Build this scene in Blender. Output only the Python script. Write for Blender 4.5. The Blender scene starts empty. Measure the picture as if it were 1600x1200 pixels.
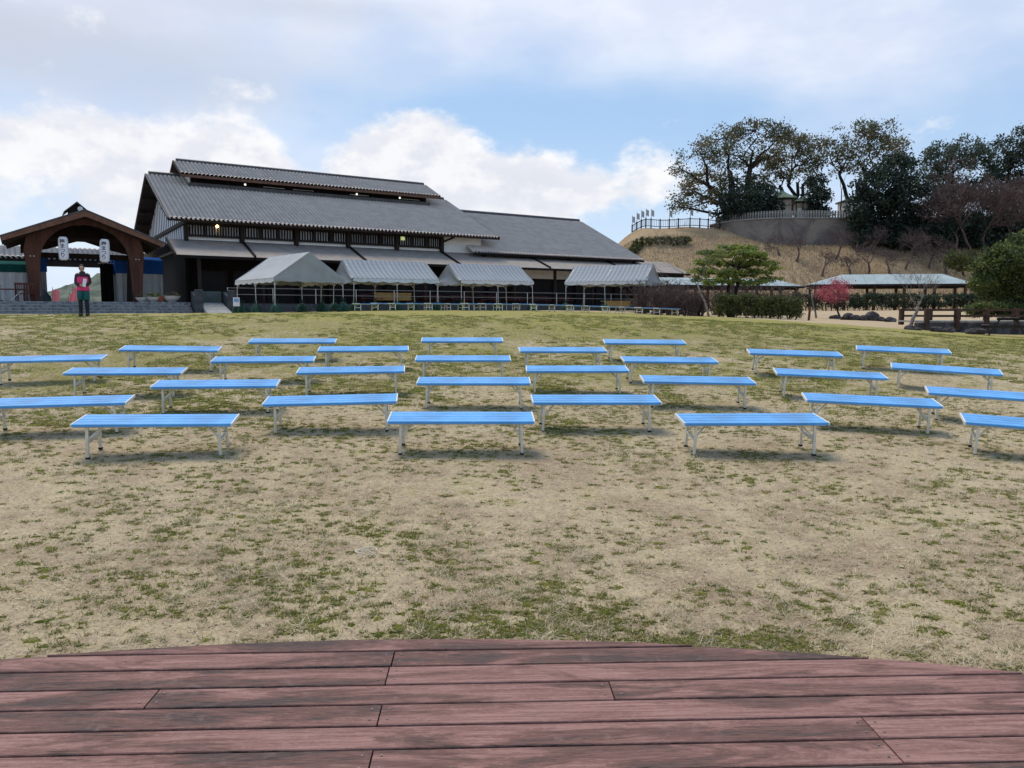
import bpy, bmesh, math, random
import numpy as np
from mathutils import Vector, Matrix, Euler
R = math.radians
random.seed(7); rng = np.random.default_rng(7)
scene = bpy.context.scene
col = scene.collection

# ------------------------------------------------------------------ camera
FPX = 1200.0; PITCH = math.atan(112/1200)
cam_d = bpy.data.cameras.new('camera'); cam = bpy.data.objects.new('camera', cam_d); col.objects.link(cam)
cam_d.sensor_width = 36; cam_d.lens = 27.0; cam_d.clip_start = .05; cam_d.clip_end = 5000
cam.location = (0, 0, 0); cam.rotation_euler = (R(90)-PITCH, 0, 0)
scene.camera = cam
scene.render.resolution_x = 1024; scene.render.resolution_y = 768
scene.view_settings.view_transform = 'Standard'; scene.view_settings.look = 'None'
scene.view_settings.exposure = 1.0; scene.view_settings.gamma = 1
scene.view_settings.use_curve_mapping = False
scene.cycles.max_bounces = 4; scene.cycles.diffuse_bounces = 2; scene.cycles.transparent_max_bounces = 8

def ray(u, v):                       # direction through a point of the 1600x1200 photograph, used to survey the site
    c, s = math.cos(PITCH), math.sin(PITCH)
    x = (u-800)/FPX; y = -(v-600)/FPX
    return Vector((x, c+y*s, -s+y*c))
def at(u, v, Y):
    d = ray(u, v); return d*(Y/d.y)

# ------------------------------------------------------------------ sky and sun
SUN_EL, SUN_AZ = R(64), R(-38)       # azimuth from +Y towards +X
world = bpy.data.worlds.new('World'); scene.world = world; world.use_nodes = True
wt = world.node_tree; wt.nodes.clear()
class NT:
    def __init__(s, t): s.t = t
    def n(s, ty, **k):
        o = s.t.nodes.new(ty)
        for a, b in k.items(): setattr(o, a, b)
        return o
    def put(s, sock, v):
        if v is None: return
        if hasattr(v, 'is_output'): s.t.links.new(v, sock)
        else: sock.default_value = v
    def m(s, op, a, b=None, c=None, clamp=False):
        o = s.n('ShaderNodeMath', operation=op, use_clamp=clamp)
        for i, v in enumerate((a, b, c)): s.put(o.inputs[i], v)
        return o.outputs[0]
    def vm(s, op, a, b=None):
        o = s.n('ShaderNodeVectorMath', operation=op); s.put(o.inputs[0], a); s.put(o.inputs[1], b)
        return o.outputs['Value'] if op in ('DOT_PRODUCT', 'LENGTH') else o.outputs[0]
    def noise(s, vec, scale, detail=5, rough=.55, dist=0, lac=2.0):
        o = s.n('ShaderNodeTexNoise'); s.put(o.inputs['Vector'], vec)
        o.inputs['Scale'].default_value = scale; o.inputs['Detail'].default_value = detail
        o.inputs['Roughness'].default_value = rough; o.inputs['Distortion'].default_value = dist
        o.inputs['Lacunarity'].default_value = lac
        return o.outputs['Fac']
    def ss(s, v, a, b, lo=0., hi=1.):
        o = s.n('ShaderNodeMapRange', interpolation_type='SMOOTHSTEP'); s.put(o.inputs[0], v)
        o.inputs[1].default_value = a; o.inputs[2].default_value = b
        o.inputs[3].default_value = lo; o.inputs[4].default_value = hi
        return o.outputs[0]
    def mix(s, f, a, b):
        o = s.n('ShaderNodeMix', data_type='RGBA'); s.put(o.inputs[0], f)
        for i, v in ((6, a), (7, b)):
            if isinstance(v, tuple) and len(v) == 3: v = (*v, 1)
            s.put(o.inputs[i], v)
        return o.outputs[2]
    def mapping(s, vec, scale=(1, 1, 1), loc=(0, 0, 0), rot=(0, 0, 0)):
        o = s.n('ShaderNodeMapping'); s.put(o.inputs[0], vec)
        o.inputs['Location'].default_value = loc; o.inputs['Rotation'].default_value = rot; o.inputs['Scale'].default_value = scale
        return o.outputs[0]
W = NT(wt)
tc = W.n('ShaderNodeTexCoord').outputs['Generated']
sky = W.n('ShaderNodeTexSky', sky_type='NISHITA', sun_disc=False)
sky.sun_elevation = SUN_EL; sky.sun_rotation = SUN_AZ; sky.air_density = 1.0; sky.dust_density = .6; sky.ozone_density = 1.0
sep = W.n('ShaderNodeSeparateXYZ'); W.put(sep.inputs[0], tc)
dx, dy, dz = sep.outputs
el = dz
def blob(u, v, su, sv, amp): return (u, v, su, sv, amp)
def total(xs):
    """sum of soft lobes round given directions plus any plain terms"""
    acc = None
    for x in xs:
        if isinstance(x, tuple):
            u, v, su, sv, amp = x; d = ray(u, v).normalized(); sc = Vector((FPX/su, .5*FPX/su, FPX/sv))
            ma = W.n('ShaderNodeVectorMath', operation='MULTIPLY_ADD'); W.put(ma.inputs[0], tc); ma.inputs[1].default_value = sc; ma.inputs[2].default_value = (-d.x*sc.x, -d.y*sc.y, -d.z*sc.z)
            g = W.m('POWER', .3679, W.vm('DOT_PRODUCT', ma.outputs[0], ma.outputs[0]))
            acc = W.m('MULTIPLY_ADD', g, amp, 0. if acc is None else acc)
        else: acc = x if acc is None else W.m('ADD', acc, x)
    return acc
# high veil
vv = W.mapping(tc, scale=(1, 1, 2.2))
nv = W.noise(vv, 2.6, 5, .55)
veil = W.ss(total([nv, blob(140, 60, 520, 150, .50), blob(1350, 50, 420, 130, .36), blob(900, 0, 500, 50, .16), blob(760, 150, 360, 80, -.34), blob(1000, 210, 300, 60, -.18)]), .36, .98, .0, .95)
veil_col = W.mix(W.ss(W.noise(vv, 5.5, 4, .6), .35, .66), (6.9, 7.4, 8.9), (8.4, 8.7, 9.5))
dark_b = W.ss(total([nv, blob(110, 90, 430, 85, .95), blob(60, 240, 210, 22, .45), blob(520, 12, 230, 26, .5)]), .72, 1.45)
veil_col = W.mix(dark_b, veil_col, (5.7, 6.1, 7.1))
# cumulus
def cumulus(off, det):
    v = W.mapping(tc, scale=(1, 1, 1.55), loc=off)
    return W.m('MULTIPLY', W.noise(v, 9.5, det, .62), 1.3)
low = W.m('MULTIPLY', W.noise(tc, 3.6, 1, .5), .36)
b_cu = total([low, blob(90, 218, 320, 58, .40), blob(290, 262, 150, 46, .30), blob(60, 330, 280, 60, .22), blob(395, 272, 60, 44, .22),
              blob(645, 205, 85, 54, .36), blob(700, 285, 230, 66, .48), blob(880, 282, 200, 44, .44), blob(1000, 300, 90, 26, .2),
              blob(410, 142, 110, 22, .24), blob(1060, 190, 40, 10, .26), blob(1500, 185, 90, 14, .16), blob(478, 235, 45, 80, -.34), blob(740, 110, 300, 60, -.32), blob(1150, 230, 250, 90, -.14)])
c0 = W.m('ADD', cumulus((0, 0, 0), 6), b_cu)
cum = W.ss(c0, .95, 1.28)
c1 = W.m('ADD', cumulus((.012, 0, -.030), 4), b_cu)
lit = W.ss(W.m('SUBTRACT', c0, c1), -.14, .14)
lit2 = W.m('ADD', W.m('MULTIPLY', lit, .62), W.ss(c0, 1.0, 1.6, .38, .10))
cum_col = W.mix(lit2, (6.8, 7.1, 7.9), (9.3, 9.25, 9.3))
shade_b = W.ss(total([W.m('MULTIPLY', nv, .7), blob(60, 325, 330, 34, .8), blob(840, 322, 260, 20, .7), blob(700, 305, 120, 14, .5)]), .45, 1.25)
cum_col = W.mix(W.m('MULTIPLY', shade_b, .5), cum_col, (6.9, 7.3, 8.1))
base_sky = W.mix(.6, sky.outputs[0], (4.3, 6.5, 9.6))
hazy = W.ss(el, .02, .26, .55, 0.)
base_sky = W.mix(hazy, base_sky, (7.2, 8.3, 9.6))
skyc = W.mix(veil, base_sky, veil_col)
skyc = W.mix(cum, skyc, cum_col)
skyc = W.mix(W.ss(dz, -.03, .0, 1., 0.), skyc, (2.6, 2.5, 2.3))
bg = W.n('ShaderNodeBackground'); W.put(bg.inputs[0], skyc); bg.inputs[1].default_value = 0.055
W.put(W.n('ShaderNodeOutputWorld').inputs[0], bg.outputs[0])

sun_d = bpy.data.lights.new('sun', 'SUN'); sun = bpy.data.objects.new('sun', sun_d); col.objects.link(sun)
sun_d.energy = 1.5; sun_d.angle = R(27); sun_d.color = (1, .90, .76)
sd = Vector((math.sin(SUN_AZ)*math.cos(SUN_EL), math.cos(SUN_AZ)*math.cos(SUN_EL), math.sin(SUN_EL)))
sun.rotation_euler = sd.to_track_quat('Z', 'Y').to_euler()

# ------------------------------------------------------------------ helpers
def tag(o, label=None, cat=None, group=None, kind=None):
    if label: o['label'] = label
    if cat: o['category'] = cat
    if group: o['group'] = group
    if kind: o['kind'] = kind
    return o
def empty(name, loc=(0, 0, 0), rz=0, label=None, cat=None, group=None, kind=None):
    o = bpy.data.objects.new(name, None); col.objects.link(o); o.empty_display_size = .2
    o.location = loc; o.rotation_euler = (0, 0, rz)
    return tag(o, label, cat, group, kind)
def link(name, me, mat=None, parent=None, smooth=False):
    if mat is not None:
        for m_ in (mat if isinstance(mat, (list, tuple)) else [mat]): me.materials.append(m_)
    if smooth: me.polygons.foreach_set('use_smooth', [True]*len(me.polygons))
    o = bpy.data.objects.new(name, me); col.objects.link(o)
    if parent is not None: o.parent = parent
    return o
def copy_tree(o, parent=None):
    c = o.copy(); col.objects.link(c); c.parent = parent
    for ch in list(o.children): copy_tree(ch, c)
    return c
class MB:
    def __init__(s): s.v = []; s.f = []; s.mi = []; s.cur = 0
    def add(s, vs, fs):
        k = len(s.v); s.v += [tuple(p) for p in vs]
        for f in fs: s.f.append(tuple(k+i for i in f)); s.mi.append(s.cur)
        return s
    def box(s, a, b):
        x0, y0, z0 = a; x1, y1, z1 = b
        return s.add([(x0, y0, z0), (x1, y0, z0), (x1, y1, z0), (x0, y1, z0), (x0, y0, z1), (x1, y0, z1), (x1, y1, z1), (x0, y1, z1)],
              [(0, 3, 2, 1), (4, 5, 6, 7), (0, 1, 5, 4), (1, 2, 6, 5), (2, 3, 7, 6), (3, 0, 4, 7)])
    def bbox(s, a, b, c=.01):             # box with chamfered vertical and top edges
        x0, y0, z0 = a; x1, y1, z1 = b
        def ring(i, z): return [(x0+i, y0+i+c, z), (x0+i+c, y0+i, z), (x1-i-c, y0+i, z), (x1-i, y0+i+c, z), (x1-i, y1-i-c, z), (x1-i-c, y1-i, z), (x0+i+c, y1-i, z), (x0+i, y1-i-c, z)]
        vs = ring(0, z0)+ring(0, z1-c)+ring(c, z1)
        fs = [tuple(reversed(range(8))), tuple(range(16, 24))]
        for r in range(2):
            for i in range(8): fs.append((r*8+i, r*8+(i+1) % 8, r*8+8+(i+1) % 8, r*8+8+i))
        return s.add(vs, fs)
    def bar(s, p, q, w, h=None, up=(0, 0, 1)):
        p = Vector(p); q = Vector(q); h = w if h is None else h
        d = (q-p).normalized(); u = Vector(up)
        if abs(d.dot(u)) > .98: u = Vector((0, 1, 0))
        sx = d.cross(u).normalized(); sy = sx.cross(d).normalized()
        vs = []
        for e in (p, q):
            for a, b in ((-1, -1), (1, -1), (1, 1), (-1, 1)): vs.append(e+sx*a*w/2+sy*b*h/2)
        return s.add(vs, [(0, 1, 2, 3), (7, 6, 5, 4), (0, 4, 5, 1), (1, 5, 6, 2), (2, 6, 7, 3), (3, 7, 4, 0)])
    def tube(s, pts, rad, n=6, cap=True):
        pts = [Vector(p) for p in pts]; k = len(s.v); m_ = len(pts)
        if not hasattr(rad, '__len__'): rad = [rad]*m_
        ref = None
        for i, p in enumerate(pts):
            d = (pts[min(i+1, m_-1)]-pts[max(i-1, 0)])
            d = d.normalized() if d.length > 1e-9 else Vector((0, 0, 1))
            if ref is None: ref = Vector((1, 0, 0)) if abs(d.x) < .8 else Vector((0, 1, 0))
            a = (ref-d*ref.dot(d)).normalized(); b = d.cross(a); ref = a
            for j in range(n):
                t = 2*math.pi*j/n; s.v.append(tuple(p+(a*math.cos(t)+b*math.sin(t))*rad[i]))
        for i in range(m_-1):
            for j in range(n):
                s.f.append((k+i*n+j, k+i*n+(j+1) % n, k+(i+1)*n+(j+1) % n, k+(i+1)*n+j)); s.mi.append(s.cur)
        if cap and n > 2:
            s.f.append(tuple(k+j for j in reversed(range(n)))); s.mi.append(s.cur)
            s.f.append(tuple(k+(m_-1)*n+j for j in range(n))); s.mi.append(s.cur)
        return s
    def loft(s, rings, cap=True):          # rings of equal vertex counts
        n = len(rings[0]); k = len(s.v)
        for r in rings: s.v += [tuple(p) for p in r]
        for i in range(len(rings)-1):
            for j in range(n): s.f.append((k+i*n+j, k+i*n+(j+1) % n, k+(i+1)*n+(j+1) % n, k+(i+1)*n+j)); s.mi.append(s.cur)
        if cap:
            s.f.append(tuple(k+j for j in reversed(range(n)))); s.mi.append(s.cur)
            s.f.append(tuple(k+(len(rings)-1)*n+j for j in range(n))); s.mi.append(s.cur)
        return s
    def ell(s, cx, cy, prof, n=12):        # stack of ellipses: prof = (z, rx, ry[, ox, oy])
        rs = []
        for q in prof:
            z, rx, ry = q[:3]; ox, oy = (q[3], q[4]) if len(q) > 3 else (0, 0)
            rs.append([(cx+ox+rx*math.cos(2*math.pi*j/n), cy+oy+ry*math.sin(2*math.pi*j/n), z) for j in range(n)])
        return s.loft(rs)
    def prism(s, poly, y0, y1):            # (x,z) polygon extruded along y
        n = len(poly); vs = [(x, y0, z) for x, z in poly]+[(x, y1, z) for x, z in poly]
        fs = [tuple(range(n)), tuple(reversed(range(n, 2*n)))]
        for i in range(n): fs.append((i, n+i, n+(i+1) % n, (i+1) % n))
        return s.add(vs, fs)
    def prismx(s, poly, x0, x1):           # (y,z) polygon extruded along x
        n = len(poly); vs = [(x0, y, z) for y, z in poly]+[(x1, y, z) for y, z in poly]
        fs = [tuple(reversed(range(n))), tuple(range(n, 2*n))]
        for i in range(n): fs.append((i, (i+1) % n, n+(i+1) % n, n+i))
        return s.add(vs, fs)
    def build(s, name, mat, parent=None, smooth=False, fix=True):
        me = bpy.data.meshes.new(name); me.from_pydata(s.v, [], s.f)
        if any(s.mi): me.polygons.foreach_set('material_index', s.mi)
        if fix:
            bm = bmesh.new(); bm.from_mesh(me); bmesh.ops.recalc_face_normals(bm, faces=bm.faces); bm.to_mesh(me); bm.free()
        me.update()
        return link(name, me, mat, parent, smooth)
def np_mesh(name, V, F, mat, parent=None, mi=None, smooth=False):
    V = np.asarray(V, np.float32); F = np.asarray(F, np.int32); k = F.shape[1]
    me = bpy.data.meshes.new(name)
    me.vertices.add(len(V)); me.vertices.foreach_set('co', V.ravel())
    me.loops.add(F.size); me.loops.foreach_set('vertex_index', F.ravel())
    me.polygons.add(len(F)); me.polygons.foreach_set('loop_start', np.arange(0, F.size, k, dtype=np.int32))
    if mi is not None: me.polygons.foreach_set('material_index', np.asarray(mi, np.int32))
    if smooth: me.polygons.foreach_set('use_smooth', np.ones(len(F), bool))
    me.update(calc_edges=True); me.validate()
    return link(name, me, mat, parent)

# ------------------------------------------------------------------ materials
def srgb(r, g, b):
    f = lambda c: (c/255/12.92) if c/255 <= .04045 else ((c/255+.055)/1.055)**2.4
    return (f(r), f(g), f(b))
def principled(name):
    m_ = bpy.data.materials.new(name); m_.use_nodes = True; t = m_.node_tree; t.nodes.clear(); N = NT(t)
    p = N.n('ShaderNodeBsdfPrincipled'); o = N.n('ShaderNodeOutputMaterial'); N.put(o.inputs[0], p.outputs[0])
    return m_, N, p
def mat(name, c, rough=.7, var=.15, scale=3., spec=.3, metal=0., bump=0., bscale=40., stretch=(1, 1, 1), c2=None, em=None, objrand=0.):
    m_, N, p = principled(name)
    co = N.n('ShaderNodeTexCoord').outputs['Object']
    v = N.mapping(co, scale=stretch)
    n = N.noise(v, scale, 6, .6)
    c2 = c2 or tuple(x*(1-var*1.6) for x in c); hi = tuple(min(1, x*(1+var*.8)) for x in c)
    cc = N.mix(N.ss(n, .3, .7), c2, hi)
    if objrand:
        r = N.n('ShaderNodeObjectInfo').outputs['Random']
        h = N.n('ShaderNodeHueSaturation'); N.put(h.inputs['Color'], cc)
        N.put(h.inputs['Value'], N.m('ADD', N.m('MULTIPLY', r, 2*objrand), 1-objrand)); cc = h.outputs[0]
    N.put(p.inputs['Base Color'], cc)
    p.inputs['Roughness'].default_value = rough; p.inputs['Specular IOR Level'].default_value = spec; p.inputs['Metallic'].default_value = metal
    if bump:
        b = N.n('ShaderNodeBump'); b.inputs['Strength'].default_value = bump; b.inputs['Distance'].default_value = .02
        N.put(b.inputs['Height'], N.noise(v, bscale, 5, .6)); N.put(p.inputs['Normal'], b.outputs[0])
    if em:
        p.inputs['Emission Color'].default_value = (*em[0], 1); p.inputs['Emission Strength'].default_value = em[1]
    return m_
M = {}
M['bench_blue'] = mat('bench_blue', (.085, .355, .76), .28, .16, 2.2, .5, objrand=.07, bump=.05, bscale=60)
M['bench_white'] = mat('bench_white', (.72, .70, .64), .45, .05, 8, .4)
M['bench_leg'] = mat('bench_leg', (.74, .685, .56), .5, .10, 9, .4)
M['rubber'] = mat('rubber', (.02, .02, .02), .8)
M['timber_dark'] = mat('timber_dark', (.028, .019, .016), .75, .25, 3, .2, stretch=(1, 1, .15))
M['timber_black'] = mat('timber_black', (.012, .010, .010), .8, .2, 3, .15)
M['timber_red'] = mat('timber_red', (.072, .029, .020), .7, .25, 4, .25, bump=.2, stretch=(1, 1, .2))
M['timber_brown'] = mat('timber_brown', (.12, .052, .030), .7, .25, 4, .25, stretch=(.3, 1, 1))
M['fascia_brown'] = mat('fascia_brown', (.15, .076, .050), .65, .2, 4, .25)
M['plaster'] = mat('plaster', (.80, .775, .74), .9, .07, .8, .1)
M['board_white'] = mat('board_white', (.74, .74, .75), .8, .06, 1.2, .2, stretch=(1, 1, .2))
M['tile'] = mat('tile', (.56, .49, .445), .65, .09, 1.4, .25)
M['tile_dark'] = mat('tile_dark', (.07, .07, .078), .5, .2, 2, .4)
M['shingle'] = mat('shingle', (.285, .25, .225), .75, .10, 1.6, .3, bump=.3, bscale=16)
M['stone_step'] = mat('stone_step', (.22, .235, .25), .8, .35, 5, .2, bump=.4, bscale=14)
M['stone_dark'] = mat('stone_dark', (.05, .06, .07), .7, .25, 4, .3, bump=.2)
M['stone_grey'] = mat('stone_grey', (.30, .29, .27), .85, .2, 4, .2, bump=.3)
M['concrete'] = mat('concrete', (.28, .285, .29), .85, .12, 2, .2)
M['tent_grey'] = mat('tent_grey', (.30, .32, .335), .6, .06, 2, .3)
M['tent_white'] = mat('tent_white', (.60, .61, .60), .6, .06, 2, .3)
M['pole'] = mat('pole', (.50, .50, .48), .4, .12, 6, .4, metal=.3)
M['bag_green'] = mat('bag_green', (.014, .062, .042), .65, .25, 6, .3, bump=.3, bscale=20)
M['glass_dark'] = mat('glass_dark', (.012, .012, .014), .35, .1, 2, .12)
M['lantern'] = mat('lantern', (.70, .73, .80), .7, .03, 3, .2)
M['ink'] = mat('ink', (.012, .014, .03), .6)
M['bark'] = mat('bark', (.075, .06, .052), .9, .3, 6, .1, bump=.5)
M['bark_dark'] = mat('bark_dark', (.035, .028, .026), .9, .3, 6, .1)
M['bark_pale'] = mat('bark_pale', (.24, .21, .19), .9, .25, 6, .1)
M['twig'] = mat('twig', (.135, .095, .090), .9, .2, 4, .1)
M['twig_pale'] = mat('twig_pale', (.20, .165, .155), .9, .2, 4, .1)
M['rock'] = mat('rock', (.075, .068, .072), .85, .4, 3, .2, bump=.6, bscale=8)
M['wood_bridge'] = mat('wood_bridge', (.075, .040, .030), .75, .3, 4, .2)
M['copper_roof'] = mat('copper_roof', (.35, .415, .425), .5, .08, 1, .4)
M['copper_green'] = mat('copper_green', (.17, .225, .16), .6, .12, 1, .3)
M['blue_cloth'] = mat('blue_cloth', (.022, .085, .30), .9, .12, 3, .02)
M['green_cloth'] = mat('green_cloth', (.012, .070, .062), .9, .12, 3, .02)
M['white_cloth'] = mat('white_cloth', (.46, .46, .46), .7, .08, 1.5)
M['pink_cloth'] = None
M['terracotta'] = mat('terracotta', (.36, .10, .045), .8)
M['pot_white'] = mat('pot_white', (.58, .57, .54), .6, .08, 4)
M['paper'] = mat('paper', (.75, .76, .78), .7, .02, 3)
M['skin'] = mat('skin', (.50, .29, .20), .55, .06, 5)
M['hair'] = mat('hair', (.045, .028, .020), .6, .2, 10)
M['jacket_pink'] = mat('jacket_pink', (.68, .045, .17), .6, .10, 6)
M['jacket_dark'] = mat('jacket_dark', (.035, .018, .028), .7, .15, 6)
M['trouser_teal'] = mat('trouser_teal', (.012, .11, .12), .7, .15, 6)
M['boot'] = mat('boot', (.008, .009, .014), .5)
M['lamp_warm'] = mat('lamp_warm', (.9, .6, .3), .5, em=((1., .62, .25), 5.))
M['lamp_white'] = mat('lamp_white', (.8, .8, .78), .5, em=((1., .97, .85), .7))
M['table_red'] = mat('table_red', (.085, .022, .018), .6, .2, 5)
M['counter_yellow'] = mat('counter_yellow', (.28, .18, .06), .7, .1, 4)
M['sign_blue'] = mat('sign_blue', (.16, .36, .62), .6)
M['cord_white'] = mat('cord_white', (.66, .62, .52), .6)

def leafmat(name, c, var=.25, rough=.6, trans=.25):
    m_, N, p = principled(name)
    co = N.n('ShaderNodeTexCoord').outputs['Object']
    n = N.noise(co, 1.3, 4, .6); n2 = N.noise(co, 23, 2, .5)
    k = N.m('ADD', N.m('MULTIPLY', n, .6), N.m('MULTIPLY', n2, .4))
    N.put(p.inputs['Base Color'], N.mix(N.ss(k, .35, .65), tuple(x*(1-var) for x in c), tuple(x*(1+var) for x in c)))
    p.inputs['Roughness'].default_value = rough; p.inputs['Specular IOR Level'].default_value = .25
    t = N.n('ShaderNodeBsdfTranslucent'); t.inputs[0].default_value = (*[min(1, x*1.4) for x in c], 1)
    mx = N.n('ShaderNodeMixShader'); mx.inputs[0].default_value = trans
    N.put(mx.inputs[1], p.outputs[0]); N.put(mx.inputs[2], t.outputs[0])
    out = [n_ for n_ in m_.node_tree.nodes if n_.type == 'OUTPUT_MATERIAL'][0]; N.put(out.inputs[0], mx.outputs[0])
    return m_
L_CAMPHOR = [leafmat('leaf_camphor_a', (0.095, 0.107, 0.055)), leafmat('leaf_camphor_b', (0.128, 0.124, 0.053)), leafmat('leaf_camphor_c', (0.068, 0.088, 0.057)), leafmat('leaf_camphor_d', (0.146, 0.112, 0.061))]
L_DARK = [leafmat('leaf_dark_a', (0.029, 0.049, 0.036)), leafmat('leaf_dark_b', (0.044, 0.063, 0.040)), leafmat('leaf_dark_c', (0.024, 0.036, 0.033))]
L_MID = [leafmat('leaf_mid_a', (0.066, 0.090, 0.063)), leafmat('leaf_mid_b', (0.086, 0.106, 0.075)), leafmat('leaf_mid_c', (0.047, 0.070, 0.054))]
L_PINE = [leafmat('needle_a', (0.164, 0.215, 0.046)), leafmat('needle_b', (0.260, 0.293, 0.056)), leafmat('needle_c', (0.096, 0.140, 0.046))]
L_CON = [leafmat('conifer_a', (0.084, 0.119, 0.039)), leafmat('conifer_b', (0.141, 0.161, 0.041)), leafmat('conifer_c', (0.050, 0.074, 0.036))]
L_HEDGE = [leafmat('hedge_a', (0.078, 0.095, 0.033)), leafmat('hedge_b', (0.117, 0.120, 0.035)), leafmat('hedge_c', (0.051, 0.062, 0.030))]
L_PINK = [leafmat('plum_a', (.40, .085, .12)), leafmat('plum_b', (.50, .14, .17)), leafmat('plum_c', (.28, .06, .085))]
M['pink_cloth'] = leafmat('pink_cloth', (.80, .40, .45), .06, .8, .6)
L_BUD = [leafmat('bud_a', (.20, .14, .14)), leafmat('bud_b', (.28, .22, .22))]

# ------------------------------------------------------------------ terrain
POLY = (-1.80242447, -3.70840206e-03, 2.88669812e-02, 2.31374629e-04, 2.41293708e-03, -7.28668175e-04)
def seat_poly(x, y): return POLY[0]+POLY[1]*x+POLY[2]*y+POLY[3]*x*x+POLY[4]*y*y+POLY[5]*x*y
CP = []
for x in (-9, -6, -3, 0, 3, 6, 9):
    for y in (2, 5, 8, 10.5, 13, 15.5, 18): CP.append((x, y, seat_poly(x, y)-.425))
CP += [(-16, 5, -1.75), (-16, 12, -1.2), (-15, 18, -.62), (-13.4, 24.2, -.125), (-8, 24, -.13), (-22, 26, -.14), (-24, 12, -1.2), (-24, 3, -1.8),
       (0, 23, -.20), (0, 30, -.05), (0, 38, .0), (-10, 33, -.08), (-20, 36, -.2), (-30, 38, -.25), (-22, 44, -.25), (-13, 41, -.06), (-9, 46, .1), (0, 52, .1), (5, 50, .1), (-17, 46, -.1),
       (-25, 49, -.25), (8, 24, -.42), (8, 30, -.22), (8, 38, -.17), (10, 46, -.25), (13, 22, -.85), (14, 26, -.72), (17, 28, -.86), (20, 31, -.95), (25, 28, -1.1), (25, 20, -1.3), (16, 14, -1.6), (24, 10, -1.9), (20, 4, -2.1),
       (14, 36, -.42), (19, 37, -.72), (24, 38, -.85), (14, 43, -.34), (22, 45, -.42), (30, 45, -.5), (18, 60, .05), (30, 60, .1), (42, 60, .1), (18, 72, .2), (32, 72, .2), (45, 72, .2),
       (-20, 62, .0), (0, 66, .1), (-35, 60, -.1), (-30, 72, 0), (0, 74, .1), (13, 56, .0)]
CP = np.array(CP)
def _U(r2): return np.where(r2 > 1e-12, .5*r2*np.log(np.maximum(r2, 1e-12)), 0)
def _tps():
    P = CP[:, :2]/20; n = len(P)
    K = _U(((P[:, None]-P[None])**2).sum(-1))+np.eye(n)*.004
    A = np.zeros((n+3, n+3)); A[:n, :n] = K; A[:n, n:] = np.c_[np.ones(n), P]; A[n:, :n] = A[:n, n:].T
    return np.linalg.solve(A, np.r_[CP[:, 2], 0, 0, 0])
TW = _tps()
def zg(x, y):
    x = np.asarray(x, float); y = np.asarray(y, float); sh = np.broadcast(x, y).shape
    xx = np.clip(np.broadcast_to(x, sh).ravel(), -34, 46); yy = np.clip(np.broadcast_to(y, sh).ravel(), 2, 74)
    P = CP[:, :2]/20; out = np.empty(xx.size)
    for i in range(0, xx.size, 50000):
        q = np.c_[xx[i:i+50000], yy[i:i+50000]]/20
        out[i:i+50000] = _U(((q[:, None]-P[None])**2).sum(-1))@TW[:len(P)]+TW[len(P)]+q@TW[-2:]
    X, Y = np.broadcast_to(x, sh).ravel(), np.broadcast_to(y, sh).ravel()
    out = out+.012*np.sin(1.9*X+.7*Y)*np.sin(1.3*Y-.4*X)+.008*np.sin(4.1*X+2.+1.1*Y)*np.sin(3.7*Y)
    return out.reshape(sh)
def z1(x, y): return float(zg(x, y))
def grid_axis(a, b, step0, lo, hi, g=1.12):
    pts = list(np.arange(lo, hi+1e-6, step0)); s = step0; x = hi
    while x < b: s *= g; x += s; pts.append(x)
    s = step0; x = lo
    while x > a: s *= g; x -= s; pts.insert(0, x)
    return np.array(pts)
def sheet(name, xs, ys, zf, mt, parent=None, smooth=True):
    X, Y = np.meshgrid(xs, ys); Z = zf(X, Y); V = np.stack([X, Y, Z], -1).reshape(-1, 3); nx = len(xs)
    i = (np.arange(len(ys)-1)[:, None]*nx+np.arange(nx-1)[None]).ravel()
    return np_mesh(name, V, np.stack([i, i+1, i+1+nx, i+nx], -1), mt, parent, smooth=smooth)

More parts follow.
